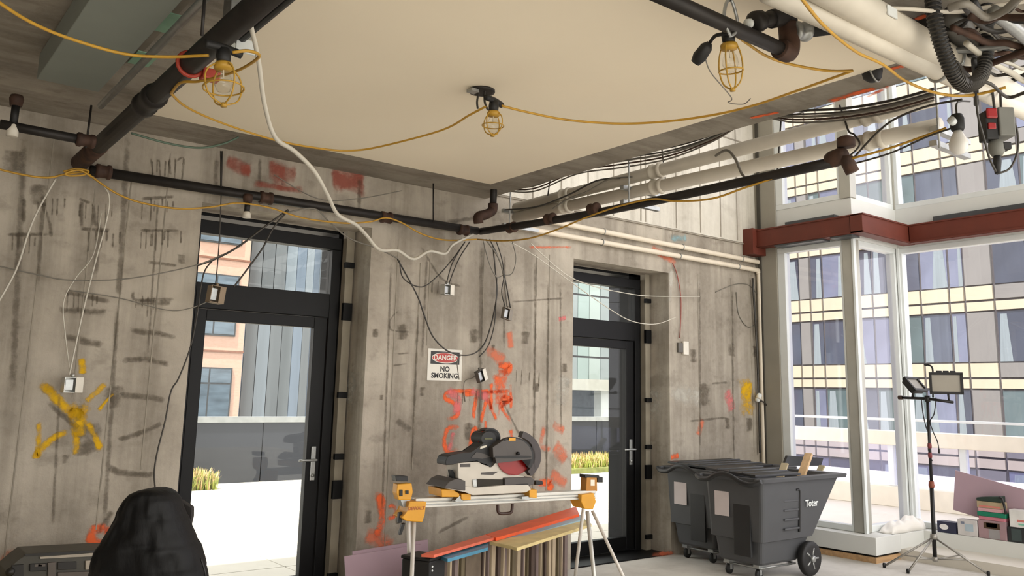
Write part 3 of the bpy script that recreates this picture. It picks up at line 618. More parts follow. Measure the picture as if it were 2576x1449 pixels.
q0, q1 = P(2005, 83, 1, top.y-.02), P(2330, 43, 1, top.y-.25)
tube('side_pipe', [q0, q1], .026, M_blackrub, sp, 12, curve=False); fitting(sp, q0-Vector((.03, 0, 0)), q0+(q1-q0).normalized()*.06, .038, M_steel); fitting(sp, q1-(q1-q0).normalized()*.06, q1, .036, M_rustiron)
c = P(1838, 62, 2, zq); tube('ring', [c+Vector((-.0, 0, -.05)), c+Vector((.045, 0, .0)), c+Vector((.03, 0, .07)), c+Vector((0, 0, .11)), c+Vector((-.03, 0, .07)), c+Vector((-.045, 0, 0))], .007, M_steel, sp, 6, closed=True)
tube('rod', [c+Vector((0, 0, .1)), (c.x, c.y, 3.245)], .007, M_iron, sp, 6, curve=False)
# big white insulated pipe, far upper right
for k, (pa, pb, r, z, lab) in enumerate((((2040, -50), (2385, 150), .065, 3.06, 'large white insulated pipe under the slab, upper right'), ((1930, -20), (2360, 180), .04, 3.0, 'slimmer white pipe alongside the large white insulated pipe'))):
    a, b = P(*pa, 2, z), P(*pb, 2, z); d = (b-a).normalized()
    t = thing('insulated_pipe', lab, 'pipe', None)
    tube('pipe_body', [a, b+d*1.9], r, M_pvc, t, 16, curve=False); tube('band', ringpts(b, r+.004, d, 18), .008, M_steel, t, 6, closed=True, curve=False)
    if k == 0:
        for s in (2165, 2255):
            p = P(s, 112, 1, a.y-r-.001); q = a+d*((p.x-a.x)/d.x); box('label_plate', (q.x-.035, q.y-r-.006, q.z-.02), (q.x+.035, q.y-r-.001, q.z+.02), M_alu, t)

# ------------------------------------------------------------------ ceiling clutter, upper right
hs = thing('flex_hose', 'thick black flexible hose hanging in a U at the upper right', 'hose')
tube('hose_body', [P(2345, -30, 1, 1.5), P(2352, 50, 1, 1.5), P(2375, 130, 1, 1.5), P(2405, 195, 1, 1.5), P(2435, 214, 1, 1.5), P(2468, 190, 1, 1.5), P(2482, 110, 1, 1.5), P(2478, -30, 1, 1.5)], .028, M_blackrub, hs, 12)
pp = spline([P(2345, -30, 1, 1.5), P(2352, 50, 1, 1.5), P(2375, 130, 1, 1.5), P(2405, 195, 1, 1.5), P(2435, 214, 1, 1.5), P(2468, 190, 1, 1.5), P(2482, 110, 1, 1.5), P(2478, -30, 1, 1.5)], 9)
bm = bmesh.new()
for i in range(2, len(pp)-2):
    sweep(bm, ringpts(pp[i], .029, pp[i+1]-pp[i-1], 12), .004, 4, closed=True)
done(bm, 'corrugation', M_darkcord, hs)
pt = thing('pull_box', 'black junction box with angled sides under the slab behind the hose', 'box')
c = P(2345, 95, 1, 1.7); box('body', (c.x-.1, c.y-.06, c.z-.07), (c.x+.09, c.y+.06, c.z+.06), M_iron, pt, .01); prism('cover', [(c.x-.12, c.y-.065, c.z-.02), (c.x-.02, c.y-.065, c.z+.06), (c.x-.02, c.y-.065, c.z-.06), (c.x-.1, c.y-.065, c.z-.09)], (0, -.01, 0), M_steel, pt)
c = P(2400, 45, 2, 3.17); t = thing('round_duct', 'round grey duct end under the slab behind the hose', 'duct'); lathe('sleeve', [(.055, 0), (.055, .5)], mat('duct_grey', (124, 122, 118), .5, .3), t, 20, (1, .25, -.1), c); tube('collar', ringpts(c, .055, (1, .25, -.1), 20), .008, M_iron, t, 6, closed=True, curve=False)
sk = thing('black_speaker', 'black can-shaped device hanging below the white pipe, upper right', 'speaker')
c = P(2193, 160, 1, 2.2); lathe('can', [(.02, .1), (.05, .09), (.052, -.05), (.045, -.08), (.02, -.1)], M_blackrub, sk, 16, None, c); tube('wire_guard', [c+Vector((-.055, -.0, .05)), c+Vector((-.055, -.02, -.06)), c+Vector((-.01, -.03, -.11)), c+Vector((.05, -.02, -.07))], .005, M_steel, sk, 6); lathe('neck', [(.03, 0), (.03, .09)], M_blackrub, sk, 10, None, c+Vector((0, 0, .09)))
# individual cables in the tangle
rnd = random.Random(21)
mm = [M_darkcord, M_blackrub, M_greycord, M_whitecord, M_rustiron]
for k in range(22):
    y0 = rnd.uniform(0, 170); y1 = y0+rnd.uniform(-50, 90); x0 = rnd.uniform(2380, 2450); d0 = rnd.uniform(2.92, 3.2)
    pts = []
    for i in range(6):
        t_ = i/5; pts.append((x0+(2620-x0)*t_, y0+(y1-y0)*t_+rnd.uniform(-22, 22)+20*math.sin(t_*math.pi)))
    cable('loose_cable', 'thin '+('dark grey', 'black', 'mid grey', 'white', 'rusty brown')[k % 5]+' loose cable in the tangle under the slab, upper right corner', pts, 2, d0, d0-rnd.uniform(-.04, .12), rnd.choice((.006, .008, .011, .014)), mm[k % 5], 'cable', 'loose cables in the upper right tangle')
for k, (pts, r, mt, lab) in enumerate((
        (((2160, 20), (2280, 22), (2400, 30), (2520, 12), (2600, 0)), .009, M_pvc, 'pale conduit crossing the very top right corner'),
        (((2400, 128), (2480, 122), (2600, 105)), .014, M_steel, 'bright steel conduit behind the black hose'),
        (((2500, 30), (2540, 60), (2600, 110)), .03, M_steel, 'ribbed steel flexible duct in the upper right corner'),
        (((2380, 160), (2440, 175), (2520, 150), (2600, 120)), .014, M_rustiron, 'rusty pipe crossing behind the black hose'),
        (((2450, 150), (2455, 220), (2456, 262)), .012, M_blackrub, 'black cable hanging down beside the hose'))):
    cable('overhead_line', lab, pts, 2, 3.1-.03*k, 3.08-.03*k, r, mt)
# disconnect box with red breaker and plug
db = thing('disconnect_box', 'grey electrical box with a red switch hanging on wires in front of the upper window', 'electrical box')
c = P(2505, 315, 1, 1.6); hR = Vector((math.cos(YAW), -math.sin(YAW), 0)); hF = Vector((math.sin(YAW), math.cos(YAW), 0))
MD = Matrix(((hR.x, hF.x, 0, c.x), (hR.y, hF.y, 0, c.y), (0, 0, 1, c.z), (0, 0, 0, 1))); dd_ = lambda x, y, z: MD @ Vector((x, y, z))
M_bg = mat('box_grey', (112, 112, 105), .6)
box('case', (-.005, -.04, -.06), (.068, .05, .075), M_bg, db, .006, MD)
box('breaker', (-.062, -.03, -.075), (-.005, .04, .06), M_blackrub, db, .005, MD); box('switch', (-.06, -.045, .02), (-.012, -.03, .068), mat('switch_red', (150, 22, 24), .4), db, .006, MD); box('switch', (-.055, -.04, -.03), (-.02, -.03, .0), mat('switch_red', (150, 22, 24)), db, .004, MD)
lathe('connector', [(.03, 0), (.034, -.02), (.034, -.05), (.022, -.07)], M_bg, db, 12, None, dd_(-.005, 0, -.075)); box('connector_cap', (.01, -.03, -.12), (.05, .02, -.085), M_blackrub, db, .006, MD)
lathe('plug', [(.014, 0), (.018, -.03), (.012, -.09)], M_blackrub, db, 10, (.1, 0, 1), dd_(-.005, 0, -.14))
for dx, px_ in ((-.0, (2492, 190)), (.03, (2514, 185))): tube('lead', [dd_(dx, 0, .07), P(*px_, 1, 1.65)], .006, M_darkcord, db, 6, curve=False)
tube('loop_wire', [dd_(.068, 0, .05), dd_(.095, 0, -.02), dd_(.09, 0, -.12), dd_(.05, 0, -.2), dd_(.0, 0, -.225)], .005, M_darkcord, db, 6)
tube('loop_wire', [P(2455, 235, 1, 1.6), P(2460, 290, 1, 1.6), P(2476, 350, 1, 1.6), P(2490, 400, 1, 1.6), dd_(-.01, 0, -.23)], .005, M_darkcord, db, 6)

# ------------------------------------------------------------------ temporary string lights
M_bulb = glass('bulb_glass', (.97, .96, .93), 1.0); M_cage = mat('yellow_cage', (178, 138, 46), .5, var=.1); M_filw = mat('filament', (200, 190, 170), .4)
def cage_lamp(c, R, H, label, tilt=(0, 0, -1), ang=0.0, tee=True):
    t = thing('cage_lamp', label, 'lamp'); tilt = Vector(tilt).normalized()
    a = tilt.orthogonal().normalized(); a = Matrix.Rotation(ang, 3, tilt) @ a; b = tilt.cross(a); c = Vector(c)
    lathe('socket', [(.024, -.03), (.028, 0), (.024, .035)], M_blackrub, t, 12, tilt, c)
    if tee: tube('cord_tee', [c-tilt*.03-a*.075, c-tilt*.035, c-tilt*.03+a*.075], .017, M_blackrub, t, 8)
    lathe('collar', [(.03, 0), (.036, .008), (.036, .02), (.03, .028)], M_cage, t, 12, tilt, c+tilt*.028)
    lathe('bulb', [(.012, 0), (.014, .02), (.03, .055), (.033, .08), (.024, .105), (.008, .114)], M_bulb, t, 14, tilt, c+tilt*.035)
    tube('filament', [c+tilt*.04, c+tilt*.09], .003, M_filw, t, 5, curve=False)
    for k in range(4):
        d = a*math.cos(k*math.pi/2)+b*math.sin(k*math.pi/2)
        tube('cage_wire', [c+tilt*.035+d*.03, c+tilt*(.03+H*.25)+d*R*.9, c+tilt*(.03+H*.55)+d*R, c+tilt*(.03+H*.85)+d*R*.75, c+tilt*(.03+H)+d*.008], .0034, M_cage, t, 6)
    tube('cage_ring', ringpts(c+tilt*(.03+H*.6), R*.985, tilt, 18), .0035, M_cage, t, 5, closed=True, curve=False)
    lathe('tip', [(.012, 0), (.012, .014)], M_cage, t, 8, tilt, c+tilt*(.025+H))
    return t
L1 = P(562, 142, 2, 2.80); L2 = P(1242, 268, 2, 3.1); L3 = P(1832, 92, 2, 3.02); L4 = P(2408, 312, 1, 1.9)
cage_lamp(L1, .075, .165, 'large yellow wire-caged bulb hanging beside the thick iron pipe, left', (.05, -.1, -1), .6)
cage_lamp(L2, .06, .13, 'yellow wire-caged bulb under the middle of the white ceiling', (0, .02, -1), .45)
cage_lamp(L3, .05, .19, 'yellow wire-caged bulb tilted under the black pipe, upper right', (.12, .02, -1), .5)
t = thing('bare_bulb', 'frosted bulb in a black socket hanging in front of the upper window', 'lamp')
lathe('socket', [(.026, .05), (.034, .03), (.034, -.02), (.028, -.035)], M_blackrub, t, 12, None, L4); lathe('bulb', [(.018, -.035), (.03, -.06), (.046, -.10), (.044, -.13), (.024, -.155), (.006, -.16)], mat('frosted_glass', (225, 222, 215), .3, var=.02), t, 16, None, L4)
tube('hook_wire', [L4+Vector((0, 0, .05)), L4+Vector((.02, 0, .12)), P(2440, 255, 1, 1.9)], .005, M_darkcord, t, 6); lathe('guard_clip', [(.02, 0), (.02, .03)], M_alu, t, 8, (-1, 0, .3), L4+Vector((-.04, 0, 0)))
# lamp 1 junction box and plate behind it; open ceiling box above lamp 2
t = thing('junction_box', 'small grey junction box with a white cover above the left caged lamp', 'junction box'); p = P(592, 120, 2, 3.0)
box('body', (p.x-.05, p.y-.05, 3.0), (p.x+.05, p.y+.05, 3.245), M_steel, t, .004); box('cover', (p.x-.02, p.y-.07, 2.96), (p.x+.07, p.y-.06, 3.02), M_alu, t)
t = thing('ceiling_box', 'open round ceiling box with stub wires above the middle caged lamp', 'junction box'); p = P(1212, 229, 2, 3.24)
lathe('rim', [(.075, 0), (.075, .012), (.06, .014)], M_iron, t, 18, (0, 0, -1), (p.x, p.y, 3.245)); box('knockout', (p.x-.09, p.y-.03, 3.215), (p.x-.04, p.y+.02, 3.232), M_steel, t)
for k, (dx, dy) in enumerate(((-.02, .0), (.03, .02), (0, -.03))): tube('stub_wire', [(p.x+dx, p.y+dy, 3.235), (p.x+dx*1.5, p.y+dy, 3.17), (p.x+dx*2.2+.02, p.y+dy, 3.13)], .006, M_darkcord, t, 6)
tube('lead', [(p.x+.06, p.y, 3.235), (p.x+.09, p.y, 3.18), L2+Vector((.01, 0, .03))], .006, M_greycord, t, 6)
t = thing('lamp_plug', 'black plug dangling left of the upper right caged lamp', 'plug'); p = P(1772, 125, 2, 3.0)
q = P(1790, 100, 2, 3.0); lathe('plug', [(.012, 0), (.026, .02), (.03, .07), (.02, .1)], M_blackrub, t, 10, P(1762, 140, 2, 2.96)-P(1785, 108, 2, 3.0), P(1785, 108, 2, 3.0))
tube('lead', [P(1830, 85, 2, 3.02), P(1800, 90, 2, 3.02), P(1783, 112, 2, 3.0)], .008, M_blackrub, t, 6)
tube('tie_wire', [P(1775, 150, 2, 2.98), P(1790, 185, 2, 2.98), P(1840, 245, 2, 2.98), P(1832, 258, 2, 2.98), P(1870, 262, 2, 2.98), P(1888, 248, 2, 2.98)], .0028, M_greycord, t, 5)

# ------------------------------------------------------------------ cables and cords
Y5 = .0065
cable('yellow_cable', 'yellow cord sagging from the top left corner to the left caged lamp', [(-20, -5), (70, 52), (170, 95), (310, 135), (420, 143), (525, 139)], 2, 2.75, 2.81, Y5, M_yellowcord, 'cord')
cable('yellow_cable', 'yellow cord looping to the right of the left caged lamp and back', [(585, 132), (625, 128), (652, 142), (610, 172), (560, 190), (500, 205), (455, 208), (430, 235)], 2, 2.81, 2.93, Y5, M_yellowcord, 'cord')
cable('yellow_cable', 'yellow cord sagging from the thick pipe to the middle caged lamp', [(430, 235), (470, 270), (560, 310), (690, 352), (800, 373), (880, 379), (960, 368), (1110, 328), (1180, 290), (1222, 268)], 2, 2.93, 3.1, Y5, M_yellowcord, 'cord')
cable('yellow_cable', 'yellow cord sagging from the middle caged lamp to the slab edge at right', [(1262, 266), (1330, 283), (1430, 302), (1560, 311), (1680, 305), (1800, 288), (1900, 264), (2000, 230), (2145, 178)], 2, 3.1, 3.06, Y5, M_yellowcord, 'cord')
cable('yellow_cable', 'yellow cord from the upper right caged lamp to the slab edge', [(1850, 88), (1880, 110), (1930, 142), (1990, 162), (2080, 178), (2145, 178)], 2, 3.02, 3.06, Y5, M_yellowcord, 'cord')
cable('yellow_cable', 'yellow cord running down across the large white pipe, upper right', [(2012, -10), (2070, 62), (2150, 128), (2220, 162), (2280, 205), (2360, 235), (2440, 240), (2530, 220)], 2, 2.9, 2.95, Y5, M_yellowcord, 'cord')
cable('yellow_cable', 'yellow cord entering at the left edge and tied to the thick pipe end', [(-10, 424), (60, 440), (120, 447), (165, 438), (215, 432)], 1, 5.85, 5.9, Y5, M_yellowcord, 'cord')
cable('yellow_cable', 'yellow cord along the back wall across the top of the left door', [(215, 432), (255, 462), (300, 490), (360, 511), (450, 525), (530, 521), (600, 511), (680, 523), (760, 548), (860, 561), (930, 558), (970, 548), (1010, 560), (1060, 588), (1120, 604), (1200, 602)], 1, 5.88, 5.84, Y5, M_yellowcord, 'cord')
cable('yellow_cable', 'yellow cord following the black pipe towards the upper right', [(1200, 602), (1260, 606), (1330, 600), (1400, 578), (1480, 545), (1560, 518), (1640, 501), (1700, 506), (1790, 500), (1880, 470), (2000, 432), (2120, 404), (2240, 372), (2380, 322)], 0, 4.2, 4.35, Y5, M_yellowcord, 'cord')
cable('yellow_cable', 'coil of yellow cord wrapped under the end of the thick pipe', [(160, 432), (190, 425), (222, 430), (210, 440), (175, 442), (165, 436), (200, 428), (230, 445)], 1, 5.86, 5.84, Y5, M_yellowcord, 'cord')
cable('white_cable', 'thick white cord hanging from the thick pipe and trailing along the wall', [(630, 60), (650, 150), (665, 260), (692, 345), (740, 380), (790, 430), (825, 492), (850, 540), (895, 565), (922, 592), (955, 628), (1000, 630), (1040, 652), (1080, 632), (1120, 638), (1140, 615), (1190, 590)], 1, 3.2, 5.9, .011, M_whitecord, 'cord')
cable('white_cable', 'thin white cord hanging down to the metal box above the yellow star', [(218, 434), (262, 470), (275, 500), (268, 555), (245, 640), (212, 770), (188, 880), (174, 945)], 1, 5.9, 5.98, .005, M_whitecord, 'cord')
cable('white_cable', 'second thin white cord beside the one above the yellow star', [(255, 535), (235, 640), (190, 700), (160, 760), (165, 850), (178, 945)], 1, 5.97, 5.99, .0035, M_whitecord, 'cord')
cable('white_cable', 'thin white cord slanting down to the left edge', [(140, 450), (95, 530), (70, 590), (40, 680), (-10, 770)], 1, 5.95, 5.95, .006, M_whitecord, 'cord')
cable('grey_cable', 'thin dark cable draped across the left concrete wall', [(-10, 668), (90, 690), (180, 705), (330, 700), (490, 668), (560, 640)], 1, 6.03, 5.9, .004, M_greycord)
cable('grey_cable', 'dark cable slanting across the transom of the left door', [(725, 528), (680, 560), (600, 620), (540, 652), (495, 668)], 1, 5.9, 5.95, .008, M_darkcord)
cable('grey_cable', 'second dark cable slanting across the transom of the left door', [(725, 530), (690, 570), (660, 625), (620, 680), (588, 722)], 1, 5.9, 5.97, .006, M_darkcord)
cable('grey_cable', 'thin wire hanging in front of the left door to a metal box', [(560, 380), (556, 500), (552, 600), (545, 690), (540, 725)], 1, 5.95, 5.97, .004, M_darkcord)
cable('grey_cable', 'thin wire curving down the jamb of the left door', [(535, 655), (512, 690), (498, 780), (480, 870), (450, 950), (430, 985), (415, 1060), (395, 1140), (388, 1190), (391, 1235)], 1, 5.97, 6.05, .005, M_darkcord)
cable('grey_cable', 'thin pale wire running from the left door box to the left', [(530, 755), (480, 775), (420, 780), (300, 750), (170, 730)], 1, 5.98, 6.04, .0035, M_greycord)
cable('grey_cable', 'pale cable curving above the left door to the concrete jamb', [(720, 535), (790, 525), (830, 560), (880, 600), (950, 625), (1000, 650)], 1, 5.9, 5.95, .006, M_greycord)
cable('green_cable', 'faint green cable sagging under the slab at the left', [(330, 335), (420, 360), (500, 372), (560, 362), (600, 345)], 1, 5.6, 5.6, .007, mat('green_cord', (92, 112, 96), .6))
cable('grey_cable', 'grey cable looping in front of the slab over the left door', [(690, 440), (800, 500), (900, 500), (1010, 480)], 1, 5.9, 5.9, .004, M_greycord)
bund = (([(1170, 608), (1150, 640), (1135, 670), (1122, 718)], .005, 'left wire feeding the bright metal box'), ([(1182, 608), (1158, 645), (1142, 680), (1128, 718)], .005, 'right wire feeding the bright metal box'),
        ([(1222, 602), (1252, 645), (1266, 690), (1276, 772)], .007, 'thick grey cable feeding the hanging grey plates'), ([(1232, 602), (1250, 640), (1268, 690), (1284, 775)], .006, 'second grey cable feeding the hanging grey plates'), ([(1248, 606), (1262, 650), (1268, 692), (1262, 735), (1272, 775)], .005, 'thin grey cable looping beside the hanging grey plates'),
        ([(1215, 604), (1230, 660), (1248, 696), (1266, 692)], .0045, 'small grey loop left of the cable bundle tie'), ([(1288, 606), (1298, 650), (1288, 688), (1268, 692)], .0045, 'small grey loop right of the cable bundle tie'), ([(1250, 700), (1248, 760), (1243, 820), (1228, 870), (1205, 898)], .005, 'long dark cable dropping towards the danger sign'),
        ([(1000, 652), (1048, 740), (1068, 795), (1090, 848), (1130, 885), (1180, 893), (1215, 870), (1236, 815), (1250, 740), (1247, 690), (1240, 620)], .006, 'long cable hanging in a wide loop down to the danger sign'), ([(1005, 655), (1015, 700), (1060, 722), (1100, 695), (1140, 650), (1165, 615)], .005, 'grey cable hanging in a shallow loop left of the bright metal box'),
        ([(1160, 893), (1150, 910), (1155, 955)], .004, 'short wire hanging across the danger sign'), ([(1206, 944), (1198, 942), (1190, 950), (1168, 962), (1170, 1010)], .004, 'short dark wire with a dangling end beside the danger sign'))
for pts, r, lab in bund: cable('grey_cable', lab, pts, 1, 5.985 if 'dangling' in lab else 5.93, 6.077 if 'dangling' in lab else 5.98, r, M_darkcord if r in (.006, .005) else M_greycord)
cable('grey_cable', 'thin pale cable strung across the right door transom', [(1275, 605), (1340, 640), (1440, 712), (1530, 775), (1590, 808), (1650, 815), (1700, 798)], 1, 5.95, 6.0, .0045, M_whitecord)
cable('grey_cable', 'upper thin pale cable strung across the right door transom', [(1335, 612), (1395, 668), (1440, 700), (1500, 722), (1560, 735), (1620, 744), (1690, 746), (1760, 746)], 1, 5.95, 6.02, .0045, M_whitecord)
cable('red_cable', 'reddish cable running down the wall right of the right door', [(1692, 662), (1703, 690), (1712, 740), (1713, 790), (1710, 850)], 1, 6.06, 6.06, .006, M_redcord)
cable('grey_cable', 'dark cable loop on the wall near the window column', [(1800, 735), (1850, 715), (1885, 718), (1905, 745), (1908, 790), (1900, 815), (1880, 822), (1858, 790), (1852, 735)], 1, 6.073, 6.073, .005, M_greycord)
cable('grey_cable', 'grey cable arching over the lower white pipe', [(1800, 392), (1828, 378), (1850, 400), (1868, 440), (1892, 456)], 0, 4.5, 4.4, .009, M_greycord)
for k, off_ in enumerate((0, 6, 13, -9, 20)):
    cable('slab_edge_cable', ('second', 'third', 'fourth', 'topmost', 'lowest')[k]+' of the five cables swagged along the slab edge to the upper right', [(1245, 470+off_*.3), (1340, 462+off_), (1450, 418+off_), (1560, 398+off_*1.2), (1680, 380+off_), (1790, 345+off_*.6), (1900, 292+off_*.3), (2000, 288+off_), (2120, 282+off_), (2240, 262+off_), (2350, 232+off_)], 0, 4.42+k*.02, 4.45+k*.02, .006+.002*(k % 2), (M_darkcord, M_greycord, M_rustiron)[k % 3], 'cable', 'cables swagged along the slab edge')
cable('grey_cable', 'dark cable dropping from the slab edge across the upper window', [(2112, 265), (2122, 290), (2135, 330), (2150, 340), (2160, 370), (2100, 420)], 0, 4.55, 4.5, .006, M_darkcord)
cable('grey_cable', 'long dark cable rising from the black pipe elbow across the upper window', [(2145, 400), (2200, 340), (2250, 300), (2330, 268), (2420, 250)], 0, 4.45, 4.3, .006, M_darkcord)
cable('grey_cable', 'dark cable from the black pipe elbow to the frosted bulb', [(2155, 410), (2240, 385), (2330, 345), (2395, 322)], 0, 4.4, 4.3, .005, M_darkcord)
cable('grey_cable', 'grey cable crossing from the corner to the upper white pipe', [(1270, 528), (1350, 520), (1430, 490), (1500, 455), (1560, 448)], 0, 4.4, 4.5, .007, M_darkcord)
cable('grey_cable', 'second grey cable crossing from the corner to the lower white pipe', [(1390, 525), (1430, 500), (1480, 480), (1530, 452), (1590, 445)], 0, 4.4, 4.5, .006, M_greycord)
for k, (x0, y0, x1, y1, v, lab) in enumerate(((230, 265, 216, 372, 5.2, 'thin hanger rod holding the branch pipe at left'), (1090, 445, 1090, 560, 5.92, 'thin hanger rod holding the wall pipe left of the corner'), (1384, 452, 1378, 492, 5.4, 'short hanger rod right of the ceiling corner'), (1662, 350, 1676, 470, 4.4, 'thin hanger rod in front of the concrete right of centre'), (1966, 285, 1955, 440, 3.2, 'thin hanger rod in front of the left upper window'), (515, -10, 508, 90, 3.0, 'thin hanger rod above the thick pipe at top left'), (556, 380, 556, 470, 5.9, 'thin hanger rod above the left door'))):
    tag(tube('hanger_rod', [P(x0, y0, 1, v), P(x1, y1, 1, v)], .006, M_iron, None, 6, curve=False), lab, 'rod')

# ------------------------------------------------------------------ sign and boxes on the wall
def wp_(x, y, off=.004): return P(x, y, 1, WY-off)
sg = thing('danger_sign', 'white danger no smoking sign fixed to the concrete between the doors', 'sign')
c = (wp_(1077, 878)+wp_(1161, 957))/2; WS, HS = .345, .262
box('board', (c.x-WS/2, WY-.004, c.z-HS/2), (c.x+WS/2, WY-.001, c.z+HS/2), mat('sign_white', (226, 222, 210), .5, var=.03), sg)
M_sb = mat('sign_black', (40, 36, 34), .5); M_sr = mat('sign_red', (190, 62, 54), .5, var=.05)
box('header', (c.x-WS*.42, WY-.005, c.z+HS*.02), (c.x+WS*.42, WY-.004, c.z+HS*.42), M_sb, sg)
def oval(rx, rz, y, m, nm): 
    o = lathe(nm, [(1, 0), (1, .0008)], m, sg, 28, None, (0, 0, 0), False); o.data.transform(frame_mtx((c.x, y, c.z+HS*.22), (1, 0, 0), (0, 0, 1)) @ Matrix.Diagonal((rx, rz, 1, 1))); return o
oval(.135, .045, WY-.005, mat('sign_white', (226, 222, 210)), 'oval_border'); oval(.128, .039, WY-.0058, M_sr, 'oval')
fm = lambda dz: frame_mtx((c.x, WY-.0066, c.z+dz), (1, 0, 0), (0, 0, 1))
text('lettering', 'DANGER', .058, mat('sign_white', (226, 222, 210)), sg, fm(HS*.22), .0006, .0015)
text('lettering', 'NO', .06, M_sb, sg, fm(-HS*.14) @ Matrix.Translation((0, 0, -.0016)), .0006, .0015); text('lettering', 'SMOKING', .06, M_sb, sg, fm(-HS*.35) @ Matrix.Translation((0, 0, -.0016)), .0006, .0015)
M_boxm = mat('bright_zinc', (196, 196, 190), .35, .4, var=.12); M_cov = mat('cover_cream', (220, 214, 200), .5)
def jbox(x, y, yy, w, h, d, label, rot=0.0, m=None, m2=None):
    t = thing('outlet_box', label, 'outlet box'); t.location = P(x, y, 1, yy); t.rotation_euler = (0, rot, .15)
    m = m or M_boxm; m2 = m2 or M_cov
    bm = bmesh.new(); k = .004
    addbox(bm, (-w/2, 0, -h/2), (w/2, k, h/2)); addbox(bm, (-w/2, -d, -h/2), (-w/2+k, 0, h/2)); addbox(bm, (w/2-k, -d, -h/2), (w/2, 0, h/2)); addbox(bm, (-w/2, -d, h/2-k), (w/2, 0, h/2)); addbox(bm, (-w/2, -d, -h/2), (w/2, 0, -h/2+k))
    done(bm, 'shell', m, t); box('cover', (w*.12, -d-.004, -h*.5), (w*.55, -d, h*.5), m2, t, .001); box('device', (-w*.4, -d*.7, -h*.35), (w*.05, -d*.2, h*.35), M_steel, t, .002)
    lathe('cable_clamp', [(.009, 0), (.011, .012), (.008, .022)], m, t, 8, (0, 0, 1), (0, -d/2, h/2)); return t
jbox(177, 968, 5.99, .105, .095, .05, 'zinc outlet box dangling over the yellow spray-painted star')
jbox(1120, 730, 5.99, .10, .085, .05, 'bright zinc outlet box hanging in the middle of the concrete wall')
jbox(1272, 790, 5.99, .1, .1, .03, 'pair of dull grey box plates hanging above the orange graffiti', .2, mat('dull_zinc', (132, 124, 112), .5, .3), mat('dull_zinc', (132, 124, 112)))
jbox(1206, 945, 6.0, .09, .1, .04, 'tilted grey and white outlet box beside the danger sign', -.4, mat('box_shadow_grey', (96, 92, 86), .6))
jbox(537, 742, 5.99, .1, .12, .06, 'tan box hanging in front of the left door transom bar', .1, mat('tan_box', (146, 128, 106), .7), mat('tan_box', (146, 128, 106)))
t = thing('wall_receptacle', 'white receptacle plate on the wall right of the right door', 'receptacle'); c = wp_(1715, 875)
box('plate', (c.x+.0, WY-.03, c.z-.07), (c.x+.085, WY-.001, c.z+.07), M_cov, t, .004); box('back_box', (c.x-.075, WY-.025, c.z-.05), (c.x-.0, WY-.001, c.z+.05), mat('box_shadow_grey', (96, 92, 86)), t, .003)
t = thing('twist_connector', 'white twist-lock connector with a black lead beside the yellow paint blotch', 'connector'); c = P(1908, 1000, 1, 6.0)
lathe('body', [(.02, -.05), (.03, -.03), (.03, .03), (.018, .05)], M_alu, t, 10, (.2, -.4, 1), c); lathe('nut', [(.034, 0), (.034, .02)], M_cov, t, 8, (.2, -.4, 1), c+Vector((0, 0, -.01)))
tube('lead', [c+Vector((.01, 0, -.03)), P(1925, 1015, 1, 5.98), P(1942, 1040, 1, 6.0), P(1945, 1070, 1, 6.02)], .009, M_darkcord, t, 6)

# ------------------------------------------------------------------ mitre saw on its stand
S0, S1 = Vector((3.19, 5.19, 0)), Vector((4.67, 4.98, 0)); SU = (S1-S0).normalized(); SN = Vector((SU.y, -SU.x, 0))   # SN faces the camera
def Q(x, y, d=0.0):
    p0 = S0+SN*d; r_ = ray(x, y); tt = (p0-CAM).dot(SN)/r_.dot(SN); return CAM+r_*tt
def slabp(name, pix, d0, d1, m, parent, bevel=0.0):
    pts = [Q(x, y, d1) for x, y in pix]; return prism(name, pts, SN*(d0-d1), m, parent, bevel)
M_yel = mat('tool_yellow', (222, 158, 34), .45, var=.08); M_gun = mat('tool_grey', (76, 70, 66), .5, var=.1); M_saww = mat('saw_casting', (206, 198, 184), .45, var=.06); M_alr = mat('rail_aluminium', (204, 202, 194), .35, .35, var=.06)
M_blk = mat('tool_black', (17, 15, 14), .5, var=.2); M_redb = mat('blade_red', (150, 14, 12), .35, var=.1)
st = thing('saw_stand', 'folding aluminium saw stand with yellow brackets and white legs', 'stand')
ML = Matrix(((SU.x, SN.x, 0, S0.x), (SU.y, SN.y, 0, S0.y), (0, 0, 1, 0), (0, 0, 0, 1)))
LST = (S1-S0).length
for z0, z1, d in ((.782, .798, .052), (.802, .818, .046), (.822, .845, .05)): box('rail_band', (0, -d, z0), (LST, d, z1), M_alr, st, .004, ML)
box('rail_core', (0, -.04, .785), (LST, .04, .84), M_steel, st, 0, ML)
br1 = slabp('bracket', [(1030, 1262), (1073, 1262), (1068, 1296), (1063, 1314), (1022, 1311), (1010, 1302), (1026, 1288)], -.07, .09, M_yel, st, .006)
br2 = slabp('bracket', [(1463, 1245), (1494, 1240), (1500, 1262), (1492, 1282), (1470, 1280), (1462, 1262)], -.07, .09, M_yel, st, .006)
text('lettering', 'DEWALT', .03, mat('tool_orange_print', (170, 92, 40), .5), br1, frame_mtx(Q(1048, 1279, .0915), SU, (0, 0, 1)), .0006, .001)
ws = slabp('work_support', [(1000, 1218), (1036, 1216), (1039, 1238), (1034, 1258), (1003, 1258), (998, 1240)], -.03, .05, M_yel, st, .005)
slabp('support_stop', [(995, 1197), (1026, 1198), (1027, 1211), (997, 1211)], -.03, .05, M_blk, ws, .004); slabp('support_knob', [(1006, 1232), (1013, 1232), (1013, 1248), (1006, 1248)], .05, .06, M_blk, ws); slabp('support_knob', [(1021, 1234), (1028, 1234), (1028, 1243), (1021, 1243)], .05, .06, M_blk, ws)
slabp('support_post', [(1008, 1258), (1032, 1258), (1026, 1275), (1014, 1275)], -.03, .04, M_steel, ws)
